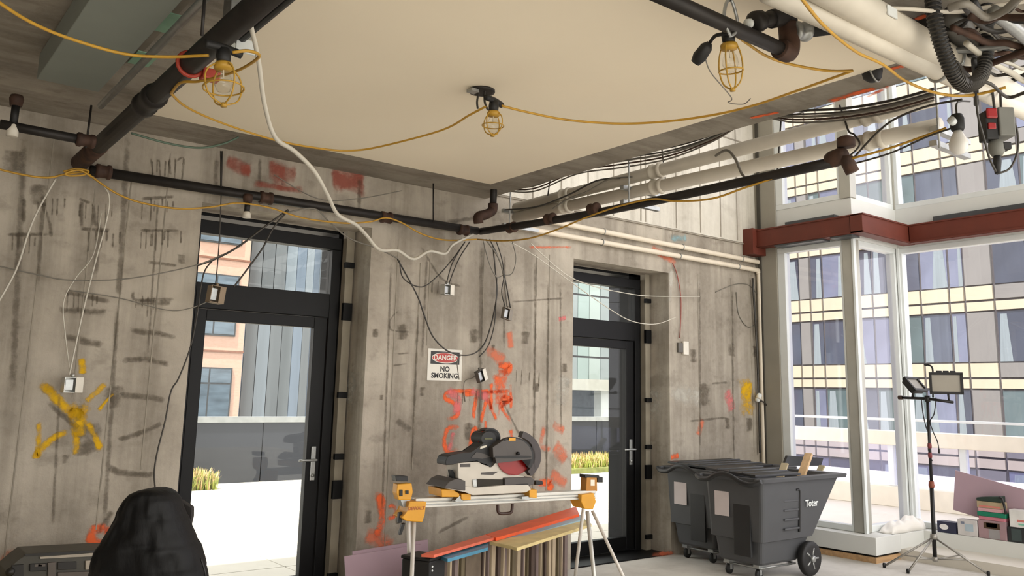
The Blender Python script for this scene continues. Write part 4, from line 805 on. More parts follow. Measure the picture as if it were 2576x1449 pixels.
slabp('clamp_lever', [(1004, 1290), (1013, 1288), (1012, 1315), (1002, 1316)], .02, .05, M_blk, br1, .003); slabp('clamp_lever', [(1012, 1318), (1020, 1316), (1011, 1345), (1004, 1346)], .02, .05, M_blk, br1, .003)
ws = slabp('work_support', [(1476, 1200), (1502, 1200), (1503, 1236), (1474, 1236)], -.03, .05, mat('tool_ochre', (176, 118, 34), .5), st, .005)
slabp('support_stop', [(1472, 1194), (1508, 1196), (1508, 1203), (1472, 1202)], -.03, .05, M_blk, ws, .003); slabp('support_knob', [(1504, 1200), (1517, 1200), (1517, 1214), (1504, 1214)], -.02, .03, M_blk, ws, .003); slabp('support_window', [(1486, 1207), (1496, 1207), (1496, 1222), (1486, 1222)], .05, .052, M_cream, ws)
def leg(p, foot, m, r=.014):
    l_ = tube('leg', [p, foot], r, m, st, 10, curve=False); f = lathe('foot', [(r*1.3, 0), (r*1.4, .03), (r*1.1, .06)], M_blk, l_, 10, None, foot); return l_
M_leg = mat('leg_white', (216, 210, 200), .4, .1)
pL = Q(1042, 1305, .05); pR = Q(1490, 1285, .05)
hv = Vector((pL.x, pL.y, 0)).normalized()
leg(pL, Vector((pL.x, pL.y, 0))-hv*.3, M_leg); leg(pL-SN*.1, Vector((pL.x, pL.y, 0))+hv*.42, M_leg)
leg(pR, Vector((pR.x, pR.y, 0))+SN*.34+SU*.20, M_leg, .013); leg(pR-SU*.06+SN*.02, Vector((pR.x, pR.y, 0))+SN*.33-SU*.17, M_alr, .016); leg(pR-SN*.12, Vector((pR.x, pR.y, 0))-SN*.4+SU*.1, M_leg)
hd = tube('carry_handle', [Q(1252, 1270, .055), Q(1253, 1287, .055), Q(1260, 1292, .055), Q(1280, 1291, .055), Q(1287, 1286, .055), Q(1289, 1268, .055)], .011, mat('handle_brown', (62, 40, 30), .5), st, 8)

sw = thing('mitre_saw', 'sliding mitre saw with a red blade and black guard on the aluminium stand', 'saw')
zq_ = lambda L: [(1080+.1518*a, 1060+.1518*b) for a, b in L]
slabp('base_casting', zq_([(240, 1110), (600, 1165), (720, 1225), (1600, 1180), (1690, 1130), (1640, 1050), (1250, 1060), (780, 1100), (600, 1080), (420, 1090)]), -.16, .14, M_saww, sw, .004)
slabp('foot_casting', zq_([(330, 1000), (440, 950), (600, 985), (600, 1150), (240, 1105)]), -.15, .15, M_gun, sw, .004)
bd = slabp('column_casting', zq_([(475, 690), (820, 665), (870, 720), (1040, 770), (1130, 640), (1180, 760), (1260, 880), (1560, 900), (1600, 945), (1260, 960), (1230, 1080), (760, 1100), (600, 1150), (590, 975), (480, 950)]), -.1, .09, M_saww, sw, .004)
slabp('plate_mark', zq_([(515, 705), (680, 700), (680, 755), (515, 758)]), .09, .093, M_gun, bd); slabp('fence_shadow', zq_([(860, 850), (1150, 830), (1050, 890), (860, 880)]), .09, .093, M_gun, bd)
slabp('table_slot', zq_([(790, 955), (1230, 965), (1230, 1070), (800, 1080)]), .085, .105, mat('slot_brown', (44, 38, 26), .7), sw, .002)
slabp('slot_edge', zq_([(715, 970), (795, 955), (800, 1080), (735, 1090)]), .085, .1, M_steel, sw, .002)
slabp('turret', zq_([(1250, 940), (1370, 935), (1700, 930), (1745, 970), (1740, 1040), (1640, 1080), (1450, 1085), (1250, 1060)]), -.08, .12, M_gun, sw, .005)
slabp('turret_lock', zq_([(1450, 1045), (1640, 1035), (1640, 1080), (1450, 1085)]), .12, .13, M_blk, sw)
slabp('miter_knob', zq_([(1760, 985), (1880, 990), (1890, 1045), (1770, 1055)]), -.02, .05, M_blk, sw, .004); slabp('miter_rod', zq_([(1730, 1005), (1770, 1005), (1770, 1030), (1730, 1030)]), 0, .02, M_steel, sw)
slabp('lever', zq_([(365, 810), (390, 805), (420, 860), (435, 955), (395, 965)]), -.02, .04, M_blk, sw, .002)
arm = slabp('arm', zq_([(270, 660), (300, 590), (350, 560), (500, 535), (700, 520), (830, 430), (900, 350), (1050, 390), (1180, 330), (1060, 590), (1020, 770), (940, 700), (850, 690), (800, 640), (500, 670), (410, 715), (275, 725)]), -.05, .1, M_blk, sw, .004)
slabp('arm_plate', zq_([(780, 510), (920, 540), (1010, 590), (880, 620), (700, 600)]), .1, .105, M_gun, arm); slabp('arm_tag', zq_([(850, 420), (960, 390), (940, 430), (840, 460)]), .1, .106, M_pvc, arm)
def disc(name, cz, R, d0, d1, m, parent, seg=36, a0=0, a1=360, rin=0):
    pts = []
    n = seg
    for k in range(n+1 if a1-a0 < 360 else n):
        a = math.radians(a0+(a1-a0)*k/n); pts.append((cz[0]+R*math.cos(a), cz[1]-R*math.sin(a)))
    if rin:
        for k in range(n, -1, -1):
            a = math.radians(a0+(a1-a0)*k/n); pts.append((cz[0]+rin*math.cos(a), cz[1]-rin*math.sin(a)))
    return slabp(name, zq_(pts), d0, d1, m, parent)
mo = disc('motor', (985, 290), 120, -.09, .08, M_blk, sw); disc('motor_band', (1020, 270), 150, -.06, .06, mat('motor_tan', (190, 166, 138), .5), mo, 24, -60, 130, 95); disc('motor_rim', (1020, 270), 160, -.02, .065, M_blk, mo, 24, -50, 130, 140)
slabp('motor_label', zq_([(915, 275), (1050, 275), (1050, 300), (915, 300)]), .08, .083, mat('tool_olive', (92, 92, 52), .5), mo)
dh = tube('d_handle', [Q(*zq_([p])[0], .02) for p in ((900, 150), (850, 210), (820, 300), (830, 400), (860, 420))], .006, mat('handle_red', (150, 40, 30), .5), sw, 6)
teeth = []
for k in range(48):
    for f_, rr2 in ((0, 1.0), (.7, 1.0), (.72, .95)):
        a = 2*math.pi*(k+f_)/48; teeth.append((1400+275*rr2*math.cos(a), 620-275*rr2*math.sin(a)))
bl_ = slabp('blade', zq_(teeth), -.002+.1, .002+.1, M_redb, sw)
disc('upper_guard', (1400, 590), 305, .106, .15, M_gun, sw, 30, -6, 200); 
slabp('guard_cover', zq_([(1050, 430), (1230, 310), (1300, 420), (1300, 590), (1060, 600)]), .04, .155, M_gun, sw, .003)
disc('guard_ring', (1400, 590), 330, .1, .145, M_blk, sw, 40, -35, 125, 285)
disc('lower_guard', (1430, 570), 425, .08, .135, mat('guard_plum', (58, 49, 48), .45), sw, 40, -52, 72, 325)
lathe('arbor', [(.012, 0), (.012, .02)], M_blk, sw, 12, SN, Q(*zq_([(1460, 530)])[0], .15)); slabp('guard_label', zq_([(1320, 270), (1430, 270), (1430, 320), (1320, 320)]), .15, .154, M_yel, sw)
slabp('guard_arm', zq_([(1090, 570), (1520, 570), (1690, 575), (1690, 600), (1500, 610), (1090, 610)]), .15, .156, M_blk, sw)
for L_ in ([(200, 1125), (390, 1130), (500, 1200), (500, 1255), (210, 1255)], [(530, 1200), (690, 1200), (690, 1300), (560, 1310), (530, 1280)], [(1660, 1130), (1785, 1130), (1785, 1270), (1660, 1260)]):
    b_ = slabp('mounting_bracket', zq_(L_), -.1, .12, M_yel, sw, .004)
slabp('bracket_clip', zq_([(500, 1230), (540, 1240), (560, 1330), (440, 1340), (430, 1310)]), .05, .11, M_steel, sw); slabp('bracket_clip', zq_([(1540, 1250), (1660, 1240), (1660, 1300), (1540, 1290)]), .05, .11, M_steel, sw)

# ------------------------------------------------------------------ lumber under the stand
A0, B0 = Vector((3.20, 5.04, 0)), Vector((5.2, 5.88, 0)); WV = (B0-A0).normalized(); WP = Vector((WV.y, -WV.x, 0))
MW = Matrix(((WV.x, WP.x, 0, A0.x), (WV.y, WP.y, 0, A0.y), (0, 0, 1, 0), (0, 0, 0, 1)))
LW = (B0-A0).length
rnd = random.Random(5)
M_pan = [mat('panel_brown', (84, 68, 58), .7, var=.2, scale=6), mat('panel_cream', (186, 168, 140), .7, var=.12, scale=6), mat('panel_mauve', (122, 106, 100), .7, var=.15, scale=6), mat('panel_olive', (108, 96, 72), .7, var=.15, scale=6)]
s_ = .22; k = 0
while s_ < LW-.08:
    th = (.055, .022, .04, .02)[k % 4]; h = (.445 if s_ < .55 else .472+.028*(s_-.7)/1.4)-rnd.uniform(0, .008)
    if .48 < s_ < .70: s_ = .71; continue
    o = box('upright_board', (s_, -.10, .002), (s_+th, .02+.012*((k % 3)-1), h), M_pan[(0, 1, 2, 1, 3)[k % 5]], None, .003, MW)
    tag(o, ('dark brown', 'cream-edged', 'mauve-brown', 'cream-edged', 'olive-brown')[k % 5]+' board standing on edge in the row under the saw stand', 'board', 'boards standing on edge under the saw stand'); s_ += th+.012+rnd.uniform(0, .012); k += 1
tag(box('end_block', (.485, -.06, .002), (.69, .03, .478), mat('block_brown', (112, 98, 82), .85, var=.2, scale=9), None, .004, MW), 'thick rough brown board end in the middle of the row under the saw stand', 'board')
def plank(name, pix, z, th, m, label):
    return tag(prism(name, [P(x, y, 2, z_) for (x, y), z_ in zip(pix, z)], (0, 0, -th), m), label, 'board')
plank('salmon_board', [(1060, 1394), (1092, 1396), (1245, 1352), (1226, 1343)], (.50, .50, .522, .522), .018, mat('salmon_paint', (226, 112, 84), .5, var=.1), 'salmon-red board lying on the near end of the row under the saw stand')
plank('orange_board', [(1222, 1344), (1248, 1353), (1457, 1293), (1449, 1274)], (.524, .524, .565, .565), .022, mat('orange_paint', (232, 92, 44), .5, var=.12), 'long bright orange board lying on the row under the saw stand')
plank('blue_board', [(1108, 1398), (1126, 1406), (1227, 1377), (1229, 1357), (1200, 1362)], (.472, .472, .49, .49, .486), .022, mat('blue_paint', (78, 142, 170), .4, var=.15), 'short teal-blue board lying on the near end of the row under the saw stand')
plank('pale_blue_board', [(1252, 1354), (1290, 1356), (1472, 1305), (1459, 1294)], (.503, .503, .545, .545), .016, mat('pale_blue_paint', (148, 176, 190), .5, var=.1), 'long pale blue board between the orange board and the yellow plywood')
plank('yellow_plywood', [(1232, 1362), (1288, 1374), (1300, 1378), (1488, 1318), (1478, 1306), (1292, 1358)], (.498, .498, .499, .535, .535, .501), .022, mat('yellow_ply', (216, 196, 138), .6, var=.15, scale=9), 'yellow plywood strip lying on the far half of the row under the saw stand')
bc = thing('black_case', 'black hard case with bright studs at the near end of the board row', 'case')
box('body', (.0, -.18, .0), (.19, .05, .455), M_blackrub, bc, .012, MW); box('lid', (-.004, -.185, .455), (.194, .055, .475), M_blk, bc, .006, MW)
for z in (.42, .395): lathe('stud', [(.008, 0), (.006, .006)], M_alu, bc, 8, WP, A0+WV*.03+WP*.05+Vector((0, 0, z)))
tube('latch', [A0+WV*.16+WP*.056+Vector((0, 0, .33)), A0+WV*.16+WP*.056+Vector((0, 0, .25))], .009, M_steel, bc, 6, curve=False)
M_pur = mat('purple_board', (176, 150, 160), .75, var=.05, scale=3)
pA, pB = P(872, 1402, 1, 5.9), P(1036, 1390, 1, 5.9)
for k, (dx, dy, lab) in enumerate(((0, 0, 'front mauve gypsum sheet leaning on the wall left of the saw stand'), (.09, .05, 'rear mauve gypsum sheet leaning on the wall left of the saw stand'))):
    z1 = pA.z+.02*k; o = prism('mauve_sheet', [(pA.x+dx, 5.82+dy, .0), (pB.x+.1+dx, 5.82+dy, .0), (pB.x+.1+dx, 5.93+dy, z1+.03), (pA.x+dx, 5.93+dy, z1)], (0, .013, 0), M_pur); tag(o, lab, 'sheet')

# ------------------------------------------------------------------ tilt carts
M_cart = mat('cart_grey', (72, 73, 75), .55, var=.06, scale=5); M_lid = mat('cart_lid', (34, 35, 36), .45, var=.08); M_paper = mat('paper_label', (206, 196, 194), .7, var=.05)
def tilt_cart(dx, dy, label, logo):
    t = thing('tilt_cart', label, 'cart'); t.location = (dx, dy, 0)
    rings = [(.13, 6.49, 7.02, 4.78, 5.22), (.15, 6.475, 7.05, 4.765, 5.235), (.325, 6.455, 7.17, 4.745, 5.255), (.335, 6.425, 7.20, 4.715, 5.285), (.5, 6.415, 7.32, 4.70, 5.29), (.84, 6.39, 7.585, 4.675, 5.30), (.845, 6.335, 7.655, 4.625, 5.335), (.875, 6.33, 7.665, 4.62, 5.34), (.88, 6.345, 7.65, 4.635, 5.325), (.878, 6.42, 7.555, 4.70, 5.265), (.6, 6.45, 7.35, 4.73, 5.25), (.25, 6.5, 7.1, 4.8, 5.2)]
    bm = bmesh.new(); R = []
    for z, x0, x1, y0, y1 in rings:
        c_ = .035; pts = []
        for (cx0, cy0, a0) in ((x1-c_, y1-c_, 0), (x0+c_, y1-c_, 90), (x0+c_, y0+c_, 180), (x1-c_, y0+c_, 270)):
            for q in range(4):
                a = math.radians(a0+q*30); pts.append((cx0+c_*math.cos(a), cy0+c_*math.sin(a), z))
        R.append([bm.verts.new(p) for p in pts])
    for a, b in zip(R, R[1:]):
        n = len(a)
        for i in range(n): bm.faces.new((a[i], a[(i+1) % n], b[(i+1) % n], b[i]))
    bm.faces.new(R[0][::-1]); bm.faces.new(R[-1])
    bd = done(bm, 'tub', M_cart, t)
    # wavy push handle along the end rim
    hp = [(6.31, 4.63, .86), (6.27, 4.70, .83), (6.255, 4.80, .845), (6.25, 4.92, .895), (6.25, 5.04, .895), (6.255, 5.15, .845), (6.27, 5.26, .84), (6.31, 5.33, .86)]
    tube('push_handle', hp, .022, M_lid, t, 8)
    for y in (4.66, 5.3): box('handle_root', (6.29, y-.025, .835), (6.36, y+.025, .875), M_cart, t, .006)
    # ribs and slot pressed into the long side
    p_rib = [box('side_rib', (6.72, 4.683, z), (6.94, 4.70, z+.016), M_cart, t, .003) for z in (.42, .50, .58, .66, .74)]
    tube('side_slot', [(6.90, 4.68, .76), (6.945, 4.68, .755), (6.955, 4.685, .70), (6.955, 4.695, .45), (6.955, 4.70, .39)], .010, M_blackrub, t, 6)
    if logo: text('lettering', 'Toter', .085, M_alu, t, frame_mtx((7.13, 4.677, .63), (1, 0, 0), (0, -.06, 1)), .0012, .002)
    box('paper_label', (6.398, 5.04, .52), (6.402, 5.20, .78), M_paper, t); box('end_panel', (6.405, 4.82, .2), (6.43, 5.0, .74), M_lid, t, .004)
    for y in (4.725, 5.265):
        wh = empty('wheel'); wh.parent = t; s = -1 if y < 5 else 1
        lathe('tyre', [(.10, -.03), (.14, -.032), (.15, -.02), (.15, .02), (.14, .032), (.10, .03)], M_blackrub, wh, 24, (0, s, 0), (7.09, y+s*.03, .15))
        lathe('rim', [(.10, -.02), (.10, .02)], mat('rim_grey', (70, 70, 70), .5), wh, 20, (0, s, 0), (7.09, y+s*.035, .15)); lathe('hub', [(.03, 0), (.03, .03), (.02, .035)], M_steel, wh, 12, (0, s, 0), (7.09, y+s*.05, .15))
        for q in range(5):
            a = q*2*math.pi/5; tube('spoke', [(7.09+.03*math.cos(a), y+s*.058, .15+.03*math.sin(a)), (7.09+.095*math.cos(a), y+s*.058, .15+.095*math.sin(a))], .009, M_steel, wh, 6, curve=False)
    tube('axle', [(7.09, 4.7, .15), (7.09, 5.29, .15)], .012, M_steel, t, 8, curve=False)
    tube('frame_bar', [(6.52, 4.8, .1), (7.02, 4.8, .1), (7.02, 5.2, .1), (6.52, 5.2, .1)], .01, M_steel, t, 6, closed=True, curve=False)
    for y in (4.84, 5.16):
        cs = empty('caster'); cs.parent = t
        lathe('caster_wheel', [(.03, -.016), (.045, -.012), (.045, .012), (.03, .016)], M_blackrub, cs, 16, (0, 1, 0), (6.54, y, .045))
        for s in (-1, 1): box('fork', (6.525, y+s*.02-.003, .04), (6.555, y+s*.02+.003, .1), M_steel, cs)
        box('plate', (6.5, y-.03, .1), (6.6, y+.03, .131), M_steel, cs)
    return t
tilt_cart(0, 0, 'grey tilt cart in front, with a white logo and scrap wood sticking out', True)
tilt_cart(.27, .725, 'second grey tilt cart behind, pushed against the concrete wall', False)
def lid(pts, label, th=.02):
    o = prism('cart_cover', pts, (0, 0, th), M_lid, None, .004); tag(o, label, 'lid')
    a, b, c2, d = [Vector(p) for p in pts]
    for s in (.25, .5, .75): tube('ridge', [a+(d-a)*s+Vector((0, 0, th+.002)), b+(c2-b)*s+Vector((0, 0, th+.002))], .008, M_cart, o, 6, curve=False)
lid([(6.36, 4.72, .885), (6.98, 4.68, .885), (7.04, 5.27, .905), (6.40, 5.30, .905)], 'ridged black cover lying on the near half of the front cart')
lid([(6.64, 5.44, .885), (7.60, 5.42, .885), (7.62, 5.99, .905), (6.66, 6.0, .905)], 'ridged black cover lying on the rear cart')
def stick(a, b, w_, h_, m, label):
    a, b = Vector(a), Vector(b); u = (b-a).normalized(); M_ = frame_mtx(a, u, Vector((0, 0, 1))-u*u.z)
    return tag(box('wood_scrap', (0, -h_/2, -w_/2), ((b-a).length, h_/2, w_/2), m, None, .002, M_), label, 'wood scrap')
M_w1 = mat('pale_pine', (214, 180, 138), .7, var=.12, scale=4, stretch=(1, 8, 8))
stick((7.12, 4.95, .45), P(2035, 1142, 1, 5.0), .075, .03, M_w1, 'pale pine stick poking up out of the front cart')
stick((6.98, 5.05, .5), P(1975, 1166, 1, 5.1), .07, .02, mat('scrap_beige', (190, 176, 146), .7), 'beige board offcut lying low in the front cart')
stick((7.25, 4.9, .5), P(2068, 1172, 1, 5.0), .06, .02, mat('scrap_olive', (166, 154, 120), .7), 'short olive offcut at the far end of the front cart')
tag(prism('dark_board', [P(1972, 1172, 1, 5.2), P(1982, 1146, 1, 5.24), P(2072, 1152, 1, 5.24), P(2066, 1172, 1, 5.2)], (0, .03, 0), M_lid, None, .003), 'dark flat board standing inside the front cart behind the stick', 'board')

# ------------------------------------------------------------------ work light on a tripod
wl = thing('work_light', 'twin-head work light on a black tripod stand in front of the big window', 'work light')
B = Vector((8.36, 4.18, 0)); lam = lambda x, y, dx=0: P(x, y, 0, B.x+dx)
ptop = lam(2333, 1003); pbot = Vector((B.x, B.y, .12)); pbot.y = B.y
tube('pole', [pbot, pbot+(ptop-pbot)*.45], .019, M_blk, wl, 10, curve=False); tube('upper_pole', [pbot+(ptop-pbot)*.42, ptop], .014, M_blk, wl, 10, curve=False)
c = pbot+(ptop-pbot)*.43; lathe('height_clamp', [(.024, 0), (.028, .02), (.024, .06)], mat('clamp_rust', (128, 66, 44), .6), wl, 10, None, c)
for s in (.62, .68): c = pbot+(ptop-pbot)*s; lathe('tape', [(.017, 0), (.02, .02), (.017, .05)], mat('tape_red', (120, 52, 54), .6), wl, 10, None, c)
M_trip = mat('tripod_steel', (150, 146, 138), .4, .5, var=.1)
col_ = Vector((B.x, B.y, .30)); low = Vector((B.x, B.y, .10))
lathe('collar', [(.03, 0), (.034, .02), (.03, .05)], M_trip, wl, 10, None, col_-Vector((0, 0, .02))); lathe('collar', [(.026, 0), (.026, .04)], M_trip, wl, 10, None, low-Vector((0, 0, .02)))
for f in ((7.97, 4.245), (8.52, 3.77), (8.05, 4.52), (8.86, 4.02)):
    F_ = Vector((*f, .012)); lg = tube('tripod_leg', [col_, F_], .010, M_trip, wl, 8, curve=False); lathe('foot', [(.014, -.01), (.016, .02), (.012, .03)], M_blk, lg, 8, None, F_)
    tube('brace', [low, col_+(F_-col_)*.62], .007, M_trip, wl, 6, curve=False)
tube('cross_bar', [lam(2265, 1000), lam(2333, 1003), lam(2398, 1012)], .014, M_blk, wl, 8, curve=False)
lathe('bar_end', [(.02, 0), (.02, .04)], M_rustiron, wl, 8, (0, 1, 0), lam(2270, 1000)); lathe('clamp_hub', [(.026, -.03), (.026, .03)], M_blk, wl, 10, None, ptop)
def flood(c, nrm, W, H, name):
    nrm = Vector(nrm).normalized(); xr = Vector((0, 0, 1)).cross(nrm).normalized(); M_ = frame_mtx(c, xr, nrm.cross(xr))
    h = empty('lamp_head'); h.parent = wl
    box('housing', (-W/2, -H/2, -.05), (W/2, H/2, .0), M_blk, h, .012, M_)
    bm = bmesh.new()
    for a, b in (((-W/2-.012, -H/2-.012, -.01), (W/2+.012, -H/2+.012, .02)), ((-W/2-.012, H/2-.012, -.01), (W/2+.012, H/2+.012, .02)), ((-W/2-.012, -H/2, -.01), (-W/2+.012, H/2, .02)), ((W/2-.012, -H/2, -.01), (W/2+.012, H/2, .02))): addbox(bm, a, b, M_)
    done(bm, 'bezel', M_blk, h); box('lens', (-W/2+.012, -H/2+.012, .0), (W/2-.012, H/2-.012, .008), mat('lens_grey', (150, 144, 132), .3, var=.05), h, 0, M_)
    for q in range(3): box('cooling_fin', (-W*.3+q*W*.22, H/2, -.045), (-W*.3+q*W*.22+.05, H/2+.025, -.0), M_blk, h, .003, M_)
    return h
c2 = lam(2380, 964); flood(c2, (-.86, -.45, -.08), .27, .185, 'r')
c1 = lam(2302, 968); flood(c1, (-.05, -.72, .62), .2, .15, 'l')
tube('yoke', [lam(2330, 917), lam(2343, 922), lam(2347, 940), lam(2347, 1000)], .009, M_blk, wl, 8); lathe('yoke_knob', [(.014, -.01), (.014, .012)], M_blk, wl, 8, (0, 1, 0), lam(2329, 917))
tube('bracket', [lam(2298, 985), lam(2296, 1000)], .014, M_blk, wl, 8, curve=False); tube('bracket', [lam(2385, 990), lam(2388, 1010)], .01, M_blk, wl, 8, curve=False)
tube('lamp_lead', [lam(2355, 1000), lam(2350, 1040), lam(2340, 1060), lam(2347, 1085), lam(2358, 1110), lam(2362, 1130)], .005, M_blk, wl, 6); tube('lamp_lead', [lam(2318, 1003), lam(2322, 1040), lam(2330, 1075), lam(2340, 1100), lam(2335, 1130), lam(2345, 1160)], .005, M_blk, wl, 6)
lathe('lead_plug', [(.008, 0), (.012, -.03), (.008, -.04)], M_blk, wl, 8, None, lam(2362, 1130))

# ------------------------------------------------------------------ things on the window ledge
def carton(name, y0, y1, z0, z1, m, label, x0=9.115, x1=9.235, cat='box'):
    t = thing(name, label, cat); box('carton', (x0, y0, z0), (x1, y1, z1), m, t, .003); return t
M_prw = mat('print_white', (226, 224, 222), .5)
b = carton('navy_box', 4.325, 4.515, .245, .355, mat('navy_card', (40, 42, 66), .5), 'small navy box with a white oval, on the window ledge')
o = lathe('oval_print', [(1, 0), (1, .001)], M_prw, b, 20, None, (0, 0, 0), False); o.data.transform(frame_mtx((9.1145, 4.445, .302), (0, -1, 0), (0, 0, 1)) @ Matrix.Diagonal((.045, .028, 1, 1)))
b = carton('white_box', 4.11, 4.305, .245, .40, mat('grey_card', (206, 202, 200), .6), 'pale grey box beside the navy box on the window ledge'); box('print', (9.113, 4.15, .29), (9.115, 4.23, .36), mat('blue_print', (172, 188, 198), .6), b); box('print', (9.113, 4.235, .355), (9.115, 4.27, .38), mat('slate_print', (120, 126, 144), .6), b)
b = carton('mauve_box', 3.835, 4.10, .245, .42, mat('mauve_card', (158, 130, 134), .6), 'mauve box with a yellow print beside the pale grey box'); box('print', (9.113, 3.92, .355), (9.115, 4.02, .395), mat('amber_print', (214, 162, 60), .5), b); box('print', (9.113, 3.9, .25), (9.115, 4.0, .34), mat('grey_print', (150, 146, 146), .5), b); box('print', (9.113, 3.895, .34), (9.1145, 4.045, .40), mat('umber_print', (72, 52, 34), .5), b)
b = carton('dark_box', 3.66, 3.825, .245, .385, mat('dark_card', (38, 40, 42), .5), 'black box at the right end of the ledge boxes'); box('print', (9.113, 3.70, .26), (9.115, 3.79, .37), mat('charcoal_print', (62, 74, 74), .5), b)
b = carton('small_white_box', 3.60, 3.80, .387, .55, mat('card_white', (220, 218, 214), .6), 'white box stacked on the black box'); box('print', (9.113, 3.64, .44), (9.115, 3.73, .46), mat('red_print', (206, 120, 110), .5), b); box('print', (9.113, 3.64, .41), (9.115, 3.72, .425), mat('mint_print', (130, 196, 170), .5), b)
carton('rose_pack', 3.84, 4.09, .422, .455, mat('rose_card', (196, 120, 132), .6), 'flat rose-red pack lying on the mauve box')
carton('green_pack', 3.83, 4.10, .457, .50, mat('green_card', (24, 122, 92), .45), 'flat green pack in the stack on the mauve box', 9.11, 9.23)
carton('pink_pack', 3.86, 4.09, .502, .535, mat('pink_card', (202, 156, 160), .6), 'flat pink pack on the green pack'); b = carton('tan_pack', 3.86, 4.10, .537, .60, mat('tan_card', (170, 152, 122), .6), 'flat tan and red pack near the top of the stack'); box('print', (9.1135, 3.88, .545), (9.115, 4.08, .56), mat('red_print', (206, 120, 110)), b)
t = thing('green_bag', 'dark green folded bag with a black strap on top of the stacked packs', 'bag')
prism('body', [(9.11, 4.10, .602), (9.11, 3.87, .602), (9.11, 3.87, .66), (9.11, 4.0, .645), (9.11, 4.10, .63)], (.12, 0, 0), mat('bag_green', (36, 52, 44), .6), t, .006); tube('strap', [(9.11, 3.88, .655), (9.105, 3.85, .64), (9.105, 3.835, .58), (9.105, 3.825, .50)], .012, M_blk, t, 6)
o = prism('mauve_board', [(9.242, 4.352, .869), (9.242, 4.40, .468), (9.242, 3.25, .245), (9.242, 2.7, .245), (9.242, 2.7, .54)], (.012, 0, 0), M_pur); tag(o, 'slanting mauve gypsum offcut leaning on the window behind the boxes', 'sheet')
# folded white dust sheet on the ledge corner
def drape():
    bm = bmesh.new(); rnd2 = random.Random(4); nx, ny = 34, 20; grid = []
    for i in range(nx):
        row = []
        for j in range(ny):
            u, v = i/(nx-1), j/(ny-1); x = 8.50+.72*u; y = 4.665+.17*v
            h = .085*min(1, 5*u, 4*(1-u)+.2)*min(1, 6*v+.15, 5*(1-v)+.15)
            h += .05*math.exp(-((u-.72)/.16)**2)*math.exp(-((v-.6)/.4)**2)+.045*math.exp(-((u-.93)/.05)**2)
            h += .010*math.sin(13*u+5*v)+.007*math.sin(31*u-9*v)*min(1, 4*v)
            edge = i in (0, nx-1) or j in (0, ny-1)
            row.append(bm.verts.new((x+.012*math.sin(9*v+3*u), y+.01*math.sin(14*u), .246 if edge else .248+max(.004, h))))
        grid.append(row)
    for i in range(nx-1):
        for j in range(ny-1): bm.faces.new((grid[i][j], grid[i+1][j], grid[i+1][j+1], grid[i][j+1]))
    b_ = [grid[i][0] for i in range(nx)]+[grid[nx-1][j] for j in range(1, ny)]+[grid[i][ny-1] for i in range(nx-2, -1, -1)]+[grid[0][j] for j in range(ny-2, 0, -1)]
    bm.faces.new(b_[::-1]); return done(bm, 'dust_sheet', mat('sheet_white', (232, 228, 220), .8, var=.03), None, True)
tag(drape(), 'folded white dust sheet lying on the corner of the window ledge', 'cloth')

# ------------------------------------------------------------------ foreground: jacket over a chair, tool case
JD = 3.55                                                         # depth along the view axis
def J(x, y, dd=0.0): 
    r_ = ray(x, y); return CAM+r_*(JD+dd)
M_jk = mat('black_nylon', (5, 5, 6), .62, var=.3, scale=14, bump=.5, stretch=(1, 1, .35), spec=.35)
sil = [(1229, 372, 408), (1233, 352, 424), (1241, 334, 437), (1256, 320, 448), (1280, 307, 456), (1305, 297, 466), (1330, 283, 476), (1355, 266, 487), (1380, 250, 500), (1405, 241, 508), (1430, 236, 514), (1460, 231, 519), (1500, 226, 526), (1560, 222, 532), (1640, 222, 536), (1700, 226, 534)]
hor = Vector((FW.x, FW.y, 0)).normalized()
jk = thing('puffer_jacket', 'black quilted puffer jacket draped over a chair in the foreground', 'jacket')
bm = bmesh.new(); rings = []
fine = []
for i in range(len(sil)-1):
    for q in range(4):
        f = q/4; fine.append(tuple(sil[i][k]*(1-f)+sil[i+1][k]*f for k in range(3)))
fine.append(sil[-1])
SEAM = (1296, 1362, 1432, 1510, 1590, 1660)
for y, xl, xr in fine:
    a, b = J(xl, y), J(xr, y); c = (a+b)/2; hw = (b-a).length/2; dep = min(.17, .06+hw*.55); ux = (b-a).normalized()
    pin = 1.0-.03*sum(math.exp(-((y-s)/5.0)**2) for s in SEAM)+.015
    ring = []
    for k in range(56):
        t_ = 2*math.pi*k/56; cs, sn = math.cos(t_), math.sin(t_)
        px_ = abs(cs)**.85*(1 if cs > 0 else -1); py_ = abs(sn)**.8*(1 if sn > 0 else -1)
        wr_ = 1+.035*math.sin(9*t_+y*.045)+.03*math.sin(17*t_-y*.03+2*math.sin(t_))+.02*math.sin(5*t_+y*.11)+(.02*math.sin(23*t_+.02*y) if y < 1400 else 0)
        dist = min(1.0, max(0.0, (y-1232)/40)); wr_ = 1+(wr_-1)*dist
        ring.append(bm.verts.new(c+ux*(hw*px_*(.985+.5*(pin-1)))+hor*(dep*py_*pin*wr_)))
    rings.append(ring)
for a, b in zip(rings, rings[1:]):
    for k in range(56): bm.faces.new((a[k], a[(k+1) % 56], b[(k+1) % 56], b[k]))
bm.faces.new(rings[0][::-1]); bm.faces.new(rings[-1])
done(bm, 'jacket_body', M_jk, jk, True)
prism('collar_flap', [J(452, 1256, .12), J(484, 1276, .12), J(478, 1300, .12), J(477, 1340, .12), J(462, 1330, .12), J(450, 1290, .12)], hor*.03, mat('collar_grey', (46, 42, 40), .7), jk, .006)
tube('hem_zip', [J(505, 1405, -.05), J(516, 1440, -.06), J(524, 1500, -.06)], .004, M_blk, jk, 6)
ch = thing('folding_chair', 'dark chair under the black jacket', 'chair')
cb = J(378, 1660, .05); cxp, cyp = cb.x, cb.y; ca = math.atan2(hor.x, hor.y)
